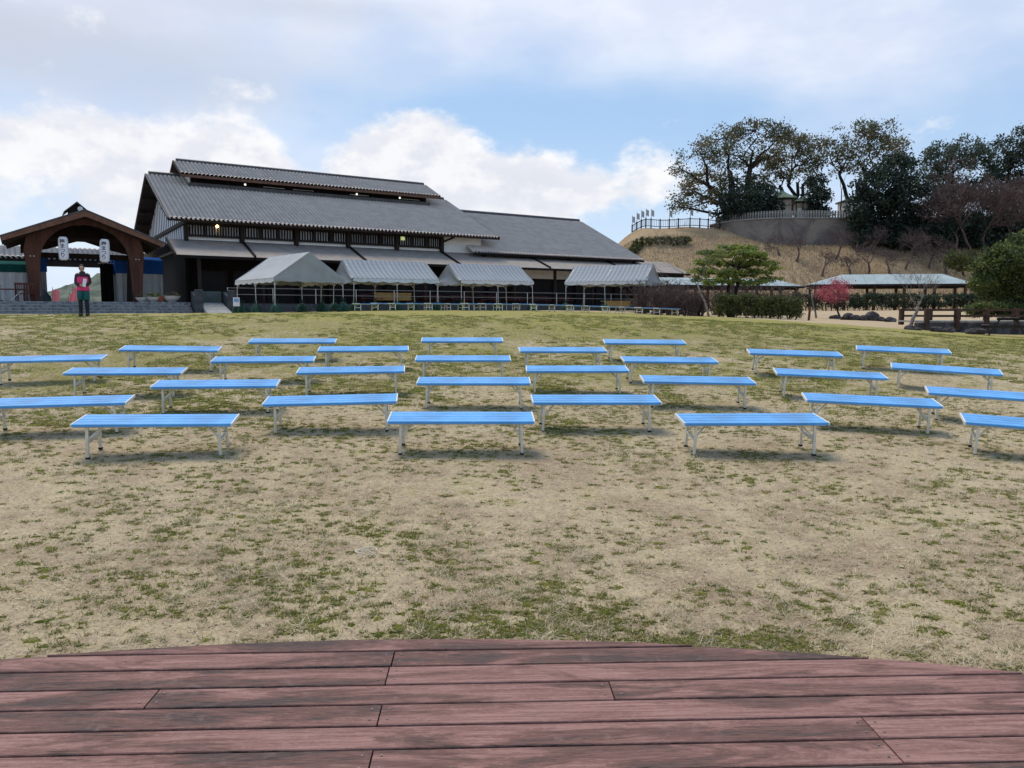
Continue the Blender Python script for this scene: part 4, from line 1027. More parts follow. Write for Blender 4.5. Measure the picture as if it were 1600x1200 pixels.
def sandbag(x, y, z, label, two=True, rz=0):
    t = empty('weight_bag', (x, y, z), rz, label, 'weight bag', 'green weight bags at the tent poles')
    for s in ((-1, 1) if two else (0,)):
        mb = MB(); n = 10; rings = []
        for k, r in ((0, .85), (.12, 1.0), (.45, 1.0), (.75, .72), (.92, .35), (1.0, .25)):
            rings.append([(s*.17+(-s*.09*k)+.20*r*math.cos(2*math.pi*j/n)*(1+.08*math.sin(3*j+7*k)), .02+.17*r*math.sin(2*math.pi*j/n), .52*k) for j in range(n)])
        mb.loft(rings); mb.build('bag', M['bag_green'], t, smooth=True)
        mb = MB(); mb.tube([(s*.08-.04, 0, .46), (s*.05-.06, 0, .70), (0, 0, .78), (s*.05+.06, 0, .70), (s*.08+.04, 0, .46)], .016, 5); mb.build('handle', M['bag_green'], t)
def put_tent(px, Y, rz, **k):
    p = at(px, 488, Y); loc = (p.x, p.y, z1(p.x, p.y)); return make_tent('event_tent', loc, rz, **k)
T = []
# leftmost tent shows its gable: ridge runs away from the viewer
p = at(425, 488, 41.0); gw = 3.95; ln = 5.2
c = Vector((p.x, p.y, 0)); locA = c-Vector((0, 0, 0))
rzA = BA+R(90)-R(0)
loc1 = c+BU*gw                       # origin so that local x runs to the back, local y to the left
T.append(make_tent('event_tent', (loc1.x, loc1.y, z1(c.x, c.y)), BA+R(98), ln, gw, 1.88, 1.42, 'plain grey event tent with its gable facing forward, leftmost of four', front_gable=True, bays=2))
T.append(put_tent(554, 45.2, BA-R(1), Lx=5.4, Ly=3.6, eave=1.95, rise=1.15, label='tile patterned grey tent second from the left', sag_left=True))
T.append(put_tent(721, 50.0, BA-R(2), Lx=5.4, Ly=3.6, eave=1.98, rise=1.15, label='tile patterned grey tent third from the left with a sagging side', sag_left=True))
T.append(put_tent(884, 53.5, R(-26), Lx=5.6, Ly=3.6, eave=2.0, rise=1.15, label='tile patterned grey tent at the right showing its right gable', sag_right=True))
tn = ['leftmost tent', 'second tent', 'third tent', 'rightmost tent']
for ti, ps in enumerate(T):
    k = 0
    for (x, y, z, i, yy) in ps:
        if ti < 2 or yy == 0:
            k += 1; sandbag(x, y, z, f'green weight bags tied at a pole of the {tn[ti]}, bag {ORD[k-1]}', True, random.uniform(-.5, .5))
# small notice stand by the leftmost tent
p = at(370, 489, 44); sg = empty('notice_stand', (p.x, p.y, z1(p.x, p.y)), R(6), 'white notice sheet with a blue picture on a low stand by the ramp', 'sign')
mb = MB(); mb.box((-.18, -.02, .42), (.18, 0, .92)); bd = mb.build('sheet', M['paper'], sg)
mb = MB(); mb.box((-.13, -.024, .66), (.13, -.0205, .86)); mb.build('picture', M['sign_blue'], bd)
for s in (-1, 1): mb = MB(); mb.bar((s*.15, .15, 0), (s*.14, .012, .9), .03); mb.build('leg', M['timber_dark'], sg)
sandbag(p.x+.25, p.y+.3, z1(p.x, p.y), 'dark green weight bags behind the notice stand', True)

# ------------------------------------------------------------------ people
def person(loc, rz, label, jacket, sleeve, trousers, boots, height=1.6, paper=True, lookx=0.):
    t = empty('person', loc, rz, label, 'person'); t.scale = (.90, .92, 1); s = height/1.6
    # one continuous body grown with a skin modifier
    vs = []; es = []; rd = []
    def add(p, r, par=None):
        vs.append(tuple(c*s for c in p)); rd.append(r if hasattr(r, '__len__') else (r, r))
        if par is not None: es.append((par, len(vs)-1))
        return len(vs)-1
    pel = add((0, 0, .86), (.135, .10)); wa = add((0, 0, 1.0), (.12, .09), pel); ch = add((0, .01, 1.20), (.135, .10), wa); sh = add((0, .01, 1.30), (.10, .075), ch)
    nk = add((0, 0, 1.38), .045, sh); hd0 = add((lookx*.2, -.01, 1.44), (.062, .068), nk); hd = add((lookx*.5, -.01, 1.51), (.072, .084), hd0); add((lookx*.5, -.005, 1.57), (.058, .066), hd)
    for sx in (-1, 1):
        s1 = add((sx*.165, .01, 1.29), .052, sh); e1 = add((sx*.205, .03, 1.06), .042, s1); w1 = add((sx*.07, -.17, .965), .028, e1)
        pm = add((sx*.035, -.205, .955), (.032, .018), w1)
        for k, ln_ in enumerate((.052, .060, .056, .045)):
            a = add((sx*(.018-.012*k*.3), -.222-.004*k, .968-.013*k), .0085, pm); add((-sx*(.012+.4*ln_), -.228-.004*k, .962-.014*k), .0075, a)
        th_ = add((sx*.03, -.215, .985), .010, w1); add((sx*.005, -.235, .995), .008, th_)
        h1 = add((sx*.085, 0, .80), .085, pel); k1 = add((sx*.10, -.01-.05*(sx > 0), .45), .054, h1); a1 = add((sx*.105, .015-.07*(sx > 0), .09), .036, k1); add((sx*.112, -.10-.07*(sx > 0), .045), (.03, .022), a1)
    me = bpy.data.meshes.new('body'); me.from_pydata(vs, es, []); body = link('body', me, M['skin'], t)
    md = body.modifiers.new('skin', 'SKIN'); md.use_smooth_shade = True
    for i, r in enumerate(rd): me.skin_vertices[0].data[i].radius = (r[0]*s, r[1]*s)
    me.skin_vertices[0].data[0].use_root = True
    body.modifiers.new('sub', 'SUBSURF').levels = 1; body.modifiers['sub'].render_levels = 2
    def S(prof): return [tuple(c*s for c in q) for q in prof]
    def limb(pts, rad, n=10): return [Vector(p)*s for p in pts], [r*s for r in rad]
    mb = MB(); mb.ell(0, 0, S([(.80, .205, .155), (.84, .20, .15), (.95, .185, .14), (1.05, .18, .14), (1.18, .19, .145, 0, .005), (1.27, .175, .12, 0, .01), (1.335, .11, .085, 0, .01), (1.365, .07, .065)]), 20)
    jk = mb.build('jacket', jacket, t, smooth=True)
    mb = MB(); mb.ell(0, 0, S([(1.235, .197, .137, 0, .008), (1.29, .172, .122, 0, .01), (1.338, .115, .09, 0, .01), (1.40, .075, .072, 0, .008)]), 20); mb.build('yoke', sleeve, jk, smooth=True)
    for sx in (-1, 1):
        p, r = limb([(sx*.11, .01, 1.315), (sx*.165, .01, 1.275), (sx*.195, .02, 1.16), (sx*.21, .03, 1.05), (sx*.17, -.06, 1.0), (sx*.08, -.155, .968)], [.055, .070, .064, .060, .054, .046]); mb = MB(); mb.tube(p, r, 12); mb.build('sleeve', sleeve, jk, smooth=True)
        p, r = limb([(sx*.075, 0, .86), (sx*.09, -.003, .72), (sx*.10, -.008-.045*(sx > 0), .50)], [.115, .108, .095]); mb = MB(); mb.tube(p, r, 12); mb.build('trouser_leg', trousers, t, smooth=True)
        p, r = limb([(sx*.10, -.008-.045*(sx > 0), .52), (sx*.103, .005-.06*(sx > 0), .32), (sx*.105, .015-.07*(sx > 0), .10), (sx*.106, .012-.07*(sx > 0), .03)], [.074, .070, .056, .058]); mb = MB(); mb.tube(p, r, 12); bo = mb.build('boot', boots, t, smooth=True)
        mb = MB(); mb.bbox(tuple(c*s for c in (sx*.112-.050, -.19-.07*(sx > 0), 0.0)), tuple(c*s for c in (sx*.112+.050, .06-.07*(sx > 0), .088)), .018); mb.build('shoe', boots, bo)
    hx = lookx*.5*s
    mb = MB(); n = 16; rings = []
    for k in range(9):
        a = math.pi*k/8*.86; r = math.sin(a)+.02; z = 1.512+.108*math.cos(a)
        rings.append([(hx+(.090*r*math.cos(2*math.pi*j/n))*s, (.022+.094*r*math.sin(2*math.pi*j/n)*(1 if math.sin(2*math.pi*j/n) > 0 else max(.35, 1-(k/8)*1.1)))*s, z*s) for j in range(n)])
    mb.loft(rings); mb.build('hair', M['hair'], t, smooth=True)
    for sx in (-1, 1):
        mb = MB(); mb.ell(hx+sx*.030*s, -.087*s, S([(1.502, .004, .004), (1.507, .011, .007), (1.513, .004, .004)]), 8); mb.build('eye', M['boot'], t)
        mb = MB(); mb.ell(hx+sx*.080*s, .0, S([(1.475, .008, .014), (1.50, .012, .02), (1.525, .006, .012)]), 8); mb.build('ear', M['skin'], t)
    mb = MB(); mb.ell(hx, -.092*s, S([(1.470, .014, .012), (1.485, .011, .010), (1.51, .006, .004)]), 8); mb.build('nose', M['skin'], t)
    mb = MB(); mb.ell(hx, -.083*s, S([(1.443, .018, .006), (1.449, .022, .008), (1.454, .016, .006)]), 8); mb.build('mouth', M['terracotta'], t)
    return t
pp = at(132, 494, 24.2); pz = z1(pp.x, pp.y)
pr = person((pp.x, pp.y, pz), R(24), 'person in pink and dark jacket, teal trousers and black boots before the steps', M['jacket_pink'], M['jacket_dark'], M['trouser_teal'], M['boot'], 1.60, lookx=-.03)
rot = Matrix.Rotation(R(24), 3, 'Z'); hp = rot@Vector((.06, -.20, 1.03))
o = MB().box((-.05, -.004, -.12), (.05, .004, .14)).build('paper_sheet', M['paper']); o.location = (pp.x+hp.x, pp.y+hp.y, pz+hp.z); o.rotation_euler = (R(-8), R(10), R(24)); tag(o, 'white folded paper held against the pink jacket', 'paper')
u, _ = on_w(-3, 470, -.6)
person(BF(u, -.6, PZ), BA+R(80), 'person in dark clothes at the left edge behind the red table', M['jacket_dark'], M['timber_black'], M['timber_black'], M['boot'], 1.55)

# white cord lying on the lawn
p = at(573, 868, 5.6); d_ = ray(573, 870); tt = -1.97/d_.z; p = d_*tt
mb = MB(); pts = []
for i in range(22):
    a = i/21*5.6; r = .062+.01*i/21; pts.append((p.x+r*1.3*math.cos(a), p.y+r*1.3*math.sin(a), z1(p.x, p.y)+.022+.008*math.sin(2*a)))
pts += [(p.x+.02, p.y-.02, z1(p.x, p.y)+.03), (p.x-.10, p.y+.02, z1(p.x, p.y)+.02)]
mb.tube(pts, .005, 6); tag(mb.build('cord_loop', M['cord_white']), 'small loop of pale cord lying on the bare lawn', 'cord')

# ------------------------------------------------------------------ trees
def leaf_cloud(name, centers, n_each, sig, size, mats, parent, seed, flat=1.0, up=0.0):
    """small leaf faces gathered in sprays round many centres"""
    r = np.random.default_rng(seed); C = np.asarray(centers, float)
    n = len(C)*n_each; ci = np.repeat(np.arange(len(C)), n_each)
    off = r.normal(size=(n, 3))*np.array([sig, sig, sig*flat])
    P = C[ci]+off
    a = r.normal(size=(n, 3)); a[:, 2] += up; a /= np.linalg.norm(a, axis=1)[:, None]
    b = r.normal(size=(n, 3)); b -= (b*a).sum(1)[:, None]*a; b /= np.linalg.norm(b, axis=1)[:, None]
    s = size*r.uniform(.6, 1.35, (n, 1)); w = s*r.uniform(.35, .6, (n, 1))
    V = np.stack([P-a*s, P+b*w, P+a*s, P-b*w], 1).reshape(-1, 3)
    F = np.arange(4*n).reshape(n, 4)
    mc = r.integers(0, len(mats), len(C)); mi = np.where(r.random(n) < .8, mc[ci], r.integers(0, len(mats), n))
    o = np_mesh(name, V, F, mats, parent, mi=mi); return o
def crown_centers(clumps, base, Y, depth, per, seed, shell=.55):
    """spray centres spread through ellipsoid lobes; clumps in photo pixels at distance Y"""
    r = np.random.default_rng(seed); out = []; lobes = []
    for (u, v, ru, rv) in clumps:
        dy = r.uniform(-depth, depth); c = at(u, v, Y+dy); k = (Y+dy)/FPX
        R3 = np.array([ru*k, (ru+rv)/2*k, rv*k]); lobes.append((c, R3))
        m_ = max(4, int(per*ru*rv/700))
        d = r.normal(size=(m_, 3)); d /= np.linalg.norm(d, axis=1)[:, None]
        rad = (shell+(1-shell)*r.random((m_, 1)))
        out.append(np.array(c)+d*rad*R3)
    return np.concatenate(out)-np.array(base), lobes
def wiggly(a, b, n, amp, rr, droop=0):
    a, b = Vector(a), Vector(b); d = b-a; L_ = d.length; pts = []
    for i in range(n+1):
        k = i/n; p = a+d*k
        if 0 < i < n: p += Vector((rr.gauss(0, 1), rr.gauss(0, 1), rr.gauss(0, .7)))*amp*L_
        p.z += droop*L_*math.sin(math.pi*k); pts.append(p)
    return pts
def leafy_tree(name, u, v, Y, clumps, mats, label, group, trunk_r=.4, forks=None, per=26, n_each=34, sig=.42, size=.17, depth=3., seed=1, bark='bark_dark', base=None, twigs=True, flat=.7):
    b = base if base is not None else at(u, v, Y); b = Vector(b)
    t = empty(name, b, 0, label, 'tree', group); rr = random.Random(seed)
    C, lobes = crown_centers(clumps, b, Y, depth, per, seed)
    leaf_cloud('crown', C, n_each, sig, size, mats, t, seed, flat)
    forks = forks or [(u, v-40)]
    mb = MB(); tops = []
    for (fu, fv) in forks:
        top = at(fu, fv, Y)-b; pts = wiggly((rr.uniform(-.2, .2)*trunk_r, 0, -.4), top, 5, .03, rr); n = len(pts)
        mb.tube(pts, [trunk_r*(1-.45*i/(n-1)) for i in range(n)], 8); tops.append((top, pts))
    mb.build('trunk', M[bark], t, smooth=True)
    br = MB(); br_tw = MB()
    for (c, R3) in lobes:
        c = c-b; cand = [(q, (q-c).length+2.0*max(0, q.z-c.z)) for tp, pts in tops for q in pts[2:]]
        q = min(cand, key=lambda z: z[1])[0]
        pts = wiggly(q, c, 5, .06, rr, .05); br.tube(pts, [trunk_r*.36*(1-.75*i/5) for i in range(6)], 6)
    if twigs:
        ls = [(np.array(c-b), R3) for c, R3 in lobes]
        for k in range(0, len(C), 2):
            p = C[k]; j = min(range(len(ls)), key=lambda m_: np.linalg.norm(ls[m_][0]-p))
            br.tube(wiggly(ls[j][0], p, 3, .07, rr), [trunk_r*.10, trunk_r*.075, trunk_r*.05, trunk_r*.025], 4, cap=False)
    br.build('branches', M[bark], t, fix=False)
    return t
def bare_tree(name, base, height, spread, label, group, seed, bark='twig', trunk_r=None, levels=5, kids=3, lean=(0, 0), trunk_frac=.28, cat='tree', buds=None, bud_size=.03, thin=1.0, upw=.25, minr=.004):
    t = empty(name, base, 0, label, cat, group); rr = random.Random(seed); mb = MB(); tw = MB(); ends = []
    trunk_r = trunk_r or height*.028
    def grow(p, d, L_, r, lv):
        n = 4 if lv < 2 else 3; pts = [p]; q = Vector(p); dd = Vector(d)
        for i in range(n):
            dd = (dd+Vector((rr.gauss(0, .20), rr.gauss(0, .20), rr.gauss(0, .12)+.04))).normalized(); q = q+dd*L_/n; pts.append(q.copy())
        rads = [r*(1-.45*i/n) for i in range(n+1)]
        (mb if lv < 2 else tw).tube(pts, rads, 7 if lv == 0 else 5 if lv < 3 else 3, cap=lv < 2)
        if lv >= levels: ends.append(pts[-1]); ends.append(pts[1]); return
        k_ = kids+(1 if lv in (1, 2) else 0)
        for i in range(k_):
            a = 2*math.pi*(i+rr.random()*.8)/k_; o1 = dd.orthogonal().normalized(); o2 = dd.cross(o1)
            sp = rr.uniform(.55, 1.05)*spread
            nd = (dd+(o1*math.cos(a)+o2*math.sin(a))*sp+Vector((0, 0, upw))).normalized()
            st = pts[-1] if i < 2 or lv == 0 else pts[rr.randint(1, len(pts)-1)]
            grow(st, nd, L_*rr.uniform(.58, .82), max(rads[-1]*.62*thin, minr), lv+1)
    L0 = height*trunk_frac*1.75
    grow(Vector((0, 0, -.1)), Vector((lean[0], lean[1], 1)).normalized(), L0, trunk_r, 0)
    mb.build('trunk', M[bark], t, fix=False, smooth=True); tw.build('branches', M[bark], t, fix=False)
    if buds and ends: leaf_cloud('blossom', [tuple(e) for e in ends], buds[1], buds[2], bud_size, buds[0], t, seed)
    return t
GT = 'evergreen trees on the shrine hill'
HY = 97
def hb(u, Y): # base on the hill top at pixel column u
    x = (u-800)/FPX*Y; return Vector((x, Y, hz(x, Y)))
leafy_tree('camphor_tree', 1158, 345, HY, [(1180, 205, 46, 18), (1130, 216, 36, 18), (1218, 214, 24, 20), (1095, 240, 34, 18), (1150, 243, 40, 20), (1200, 245, 30, 22), (1064, 264, 17, 12), (1102, 272, 34, 14), (1150, 280, 36, 16), (1196, 276, 34, 20), (1068, 300, 20, 12), (1098, 306, 30, 14), (1060, 324, 14, 12), (1085, 322, 20, 9), (1128, 300, 20, 11), (1075, 285, 18, 9)],
           L_CAMPHOR, 'wide spreading camphor tree at the left of the hilltop grove', GT, .55, [(1140, 268), (1172, 262), (1108, 292)], per=28, n_each=42, sig=.42, size=.165, depth=2.5, seed=11, base=hb(1155, HY))
leafy_tree('evergreen_shrub', 1170, 345, 95, [(1165, 318, 40, 22), (1190, 308, 24, 22), (1140, 334, 24, 13), (1208, 330, 14, 17), (1175, 335, 34, 14), (1152, 322, 18, 16)], L_DARK, 'dense dark evergreen shrub under the camphor tree', GT, .25, [(1172, 325)], per=44, n_each=52, sig=.40, size=.19, depth=1.2, seed=12, base=hb(1170, 95), twigs=False)
leafy_tree('camphor_tree', 1236, 345, 100, [(1235, 228, 28, 17), (1262, 224, 28, 14), (1220, 254, 20, 16), (1250, 252, 32, 20), (1276, 248, 18, 20), (1230, 276, 18, 9), (1266, 276, 20, 12)], L_CAMPHOR, 'tall tree with many fanned stems behind the shrine', GT, .34, [(1218, 290), (1236, 270), (1246, 285), (1254, 290)], per=28, n_each=42, sig=.42, size=.165, depth=2., seed=13, base=hb(1236, 100))
leafy_tree('conifer_tree', 1275, 345, 96, [(1274, 285, 13, 16), (1277, 305, 17, 16), (1276, 326, 22, 16), (1282, 338, 20, 9)], L_DARK, 'dark narrow conifer right of the shrine', GT, .22, [(1276, 290)], per=60, n_each=50, sig=.36, size=.18, depth=.8, seed=14, base=hb(1276, 96), twigs=False)
leafy_tree('camphor_tree', 1320, 345, 99, [(1304, 226, 24, 16), (1344, 206, 36, 15), (1382, 206, 30, 16), (1402, 226, 20, 17), (1330, 236, 32, 16), (1370, 234, 35, 16), (1298, 250, 17, 12), (1406, 250, 16, 11), (1350, 260, 28, 12), (1318, 268, 20, 9)], L_CAMPHOR[:2]+L_CAMPHOR[3:]+L_CAMPHOR[:1], 'tall tree with rounded brownish green crown right of the shrine', GT, .34, [(1312, 275), (1338, 285), (1352, 275)], per=28, n_each=42, sig=.42, size=.165, depth=2.2, seed=15, base=hb(1330, 99))
leafy_tree('evergreen_tree', 1385, 388, 89, [(1402, 262, 28, 20), (1382, 290, 42, 24), (1420, 300, 28, 28), (1360, 322, 34, 24), (1400, 342, 44, 28), (1346, 350, 18, 26), (1430, 352, 20, 28), (1380, 372, 44, 13), (1425, 378, 25, 10), (1350, 376, 14, 12)], L_DARK, 'massive dark evergreen tree reaching down to the dry bank', GT, .4, [(1385, 320)], per=42, n_each=50, sig=.45, size=.20, depth=1.5, seed=16, base=hb(1388, 89), twigs=False)
leafy_tree('evergreen_tree', 1490, 340, 106, [(1470, 240, 28, 20), (1505, 232, 30, 18), (1458, 262, 24, 20), (1495, 262, 36, 18), (1530, 245, 18, 20), (1480, 300, 40, 30)], L_MID, 'silvery green tree at the back of the right grove', GT, .35, [(1485, 280)], per=40, n_each=44, sig=.42, size=.17, depth=2., seed=17, base=hb(1490, 106))
leafy_tree('evergreen_tree', 1570, 340, 103, [(1560, 240, 30, 24), (1595, 225, 25, 24), (1625, 225, 30, 30), (1580, 265, 40, 24), (1550, 300, 40, 34), (1600, 310, 50, 40), (1640, 290, 40, 50)], L_DARK+L_MID[:1], 'tall dark evergreen tree at the right edge of the hill', GT, .4, [(1575, 280)], per=34, n_each=44, sig=.45, size=.19, depth=2., seed=18, base=hb(1575, 103), twigs=False)
leafy_tree('evergreen_shrub', 1500, 388, 88.6, [(1470, 360, 34, 20), (1510, 350, 40, 24), (1545, 362, 40, 18), (1590, 355, 45, 24), (1490, 378, 36, 8), (1560, 380, 45, 8), (1640, 360, 40, 26)], L_DARK+L_MID[2:], 'long dark undergrowth beneath the bare trees on the hill', GT, .2, [(1510, 365)], per=44, n_each=48, sig=.42, size=.19, depth=1., seed=19, base=hb(1510, 88.6), twigs=False)
GB = 'bare brown trees on the shrine hill'
for k, (u, Y, hgt, sd_) in enumerate(((1470, 87.5, 9.0, 3), (1508, 87.2, 9.8, 5), (1550, 87.5, 9.8, 8), (1592, 87.2, 9.8, 9), (1442, 87.8, 7.0, 4), (1528, 86.8, 8.2, 14), (1486, 86.9, 7.6, 15), (1572, 86.8, 7.8, 16))):
    bare_tree('bare_tree', hb(u, Y), hgt, .8, f'bare purplish brown tree in the right grove, {["second", "fourth", "sixth", "eighth", "first", "fifth", "third", "seventh"][k]} from left', GB, sd_, 'twig', .19, 6, 3, trunk_frac=.19, thin=1.15, minr=.024)
bare_tree('bare_tree', hb(1306, 97.5), 6.5, .55, 'thin leafless tree among the hilltop evergreens', GB, 21, 'bark_dark', .10, 4, 2, trunk_frac=.4)
# leafless plum trees on the bank
def bank(u, v):
    for Y in np.arange(73, 92, .1):
        p = at(u, v, Y)
        if p.z <= hz(p.x, Y): return Vector((p.x, Y, hz(p.x, Y)))
    p = at(u, v, 84); return Vector((p.x, 84, hz(p.x, 84)))
PL = [(1246, 409, 3.0), (1219, 400, 2.6), (1306, 406, 3.2), (1357, 428, 3.0), (1330, 432, 2.4), (1415, 422, 3.6), (1452, 420, 3.4), (1390, 428, 2.4), (1285, 432, 2.6), (1478, 428, 3.0), (1340, 395, 2.6), (1366, 398, 2.6), (1430, 400, 3.0)]
plum_seen = []
for k, (u, v, h_) in enumerate(sorted(PL)):
    bare_tree('plum_tree', bank(u, v), h_*1.45, 1.35, f'bare low plum tree on the dry bank, {ORD[k]} from left', 'bare plum trees on the bank', 40+k, 'twig', .15, 5, 3, trunk_frac=.17, upw=.10, thin=1.05, minr=.014)
# plum trees near the lawn
def gp(u, v, Y=None):
    d = ray(u, v); best = None
    for Yk in np.arange(18, 72, .15):
        p = d*(Yk/d.y)
        if p.z <= z1(p.x, p.y): return Vector((p.x, p.y, z1(p.x, p.y)))
    p = d*(60/d.y); return Vector((p.x, p.y, z1(p.x, p.y)))
def gy_(u, Y):
    x = (u-800)/FPX*Y; return Vector((x, Y, z1(x, Y)))
bare_tree('plum_tree', gy_(1424, 33.5), 2.5, .85, 'pale barked bare plum tree standing left of the wooden bridge', 'bare plum trees by the lawn', 60, 'bark_pale', .10, 5, 3, trunk_frac=.26, thin=.9)
bare_tree('plum_tree', gy_(1107, 41.5), 2.9, .8, 'pale bare young tree at the left end of the green hedge', 'bare plum trees by the lawn', 61, 'bark_pale', .07, 5, 3, trunk_frac=.38, thin=.85)
bare_tree('plum_tree', gy_(1247, 52), 3.0, .95, 'bare dark plum tree between the hedge and the pink blossom', 'bare plum trees by the lawn', 62, 'twig', .08, 4, 3, trunk_frac=.22)
bare_tree('plum_tree', gy_(1274, 46), 2.6, .8, 'slim bare tree with pale trunk just left of the pink blossom', 'bare plum trees by the lawn', 63, 'twig_pale', .06, 4, 3, trunk_frac=.4)
pk = bare_tree('blossoming_plum_tree', gy_(1313, 45.5), 2.6, .8, 'plum tree in full pink blossom beside the dark rocks', None, 64, 'bark_dark', .07, 4, 3, lean=(-.10, 0), trunk_frac=.22)
C, lobes = crown_centers([(1296, 452, 26, 10), (1312, 447, 20, 11), (1286, 460, 18, 8), (1318, 460, 18, 10), (1300, 466, 22, 8), (1308, 440, 14, 7)], pk.location, 45.5, .6, 150, 5, .25)
leaf_cloud('blossom', C, 16, .11, .042, L_PINK, pk, 5)
# rounded pine
leafy_tree('pine_tree', 1143, 482, 46, [(1138, 386, 20, 5), (1168, 389, 18, 5), (1120, 396, 26, 6), (1156, 398, 30, 7), (1186, 400, 22, 5), (1106, 409, 26, 6), (1145, 412, 36, 7), (1186, 412, 28, 6), (1098, 423, 22, 5), (1132, 427, 34, 7), (1174, 426, 36, 6), (1210, 418, 14, 4), (1092, 436, 12, 4), (1118, 440, 24, 5), (1164, 441, 34, 5), (1202, 436, 20, 4)],
           L_PINE, 'rounded green pine with layered branches behind the hedge', 'evergreens by the lawn', .16, [(1140, 440), (1150, 430)], per=95, n_each=46, sig=.13, size=.08, depth=1.1, seed=31, base=gy_(1143, 46), flat=.4)
leafy_tree('juniper_tree', 1580, 510, 37, [(1572, 402, 34, 20), (1602, 378, 26, 16), (1548, 420, 28, 16), (1592, 436, 46, 24), (1556, 452, 36, 18), (1625, 410, 46, 32), (1640, 450, 50, 34), (1590, 470, 40, 14), (1535, 440, 18, 14), (1585, 418, 30, 20)], L_CON, 'broad bushy juniper at the right edge behind the bridge', 'evergreens by the lawn', .2, [(1590, 450), (1610, 430)], per=110, n_each=46, sig=.13, size=.07, depth=.8, seed=32, base=gy_(1594, 37), twigs=False)
leafy_tree('juniper_shrub', 1545, 492, 36, [(1540, 482, 30, 10), (1570, 484, 26, 9), (1525, 486, 14, 7)], L_CON, 'low spreading juniper shrub behind the bridge railing', 'evergreens by the lawn', .06, [(1545, 488)], per=150, n_each=44, sig=.10, size=.06, depth=.5, seed=33, base=gy_(1548, 36), twigs=False)
leafy_tree('camellia_bush', 1507, 425, 76, [(1505, 402, 26, 11), (1488, 410, 16, 9), (1528, 408, 18, 10), (1508, 414, 28, 8)], L_HEDGE, 'rounded green bush on the foot of the bank at the right', 'evergreens by the lawn', .1, [(1507, 415)], per=90, n_each=44, sig=.22, size=.11, depth=.6, seed=34, base=bank(1507, 426), twigs=False)

# hedges
def hedge(name, pts, width, height, label, n, seed, mats=L_HEDGE, size=.055, stems=True, base_gap=.22):
    c0 = Vector(pts[0]); t = empty(name, c0, 0, label, 'hedge'); r = np.random.default_rng(seed); C = []
    segs = [(Vector(a), Vector(b)) for a, b in zip(pts[:-1], pts[1:])]; Ls = [(b-a).length for a, b in segs]; tot = sum(Ls)
    for k in range(n):
        q = r.random()*tot; i = 0
        while q > Ls[i] and i < len(Ls)-1: q -= Ls[i]; i += 1
        a, b = segs[i]; p = a.lerp(b, q/Ls[i]); d = (b-a).normalized(); nn = Vector((-d.y, d.x, 0))
        y = r.uniform(-1, 1); z = r.random()
        if r.random() < .6: (y, z) = (math.copysign(1, y)*r.uniform(.8, 1), z) if r.random() < .55 else (y, r.uniform(.88, 1))
        lump_ = 1+.07*math.sin(q*3.1+i)+.05*math.sin(q*7.7)
        C.append(p-c0+nn*y*width/2*lump_*(1-.25*max(0, z-.75)*4*.4)+Vector((0, 0, base_gap+(height-base_gap)*z*lump_)))
    leaf_cloud('foliage', [tuple(c) for c in C], 26, .07*height+.02, size, mats, t, seed)
    if stems:
        mb = MB(); rr = random.Random(seed)
        for (a, b), L_ in zip(segs, Ls):
            for j in range(int(L_/.42)):
                p = a.lerp(b, (j+.5)*.42/L_)-c0
                for _ in range(2): mb.tube(wiggly(p+Vector((rr.uniform(-.1, .1), rr.uniform(-.1, .1), -.05)), p+Vector((rr.uniform(-.3, .3), rr.uniform(-.2, .2), height*.7)), 3, .05, rr), [.03, .025, .02, .012], 4, cap=False)
        mb.build('stems', M['bark_dark'], t, fix=False)
hedge('clipped_hedge', [gy_(1118, 43.5), gy_(1160, 43), gy_(1210, 42.2), gy_(1250, 41.5)], 1.0, 1.12, 'clipped green hedge in front of the pine', 620, 71, size=.06)
hedge('clipped_hedge', [gy_(1236, 63), gy_(1280, 63), gy_(1330, 64), gy_(1400, 65), gy_(1470, 66), gy_(1535, 66)], 1.0, 1.25, 'long dark hedge behind the posts of the covered walkway', 620, 72, size=.09, base_gap=.3, mats=L_HEDGE[2:]+L_DARK[:2])
hp_ = [bank(u, v) for u, v in ((962, 386), (1000, 385), (1040, 384), (1078, 382))]
hedge('clipped_hedge', hp_, 1.0, .85, 'low trimmed hedge across the dry hill below the fence', 330, 73, size=.10, stems=False, base_gap=.0, mats=L_HEDGE)
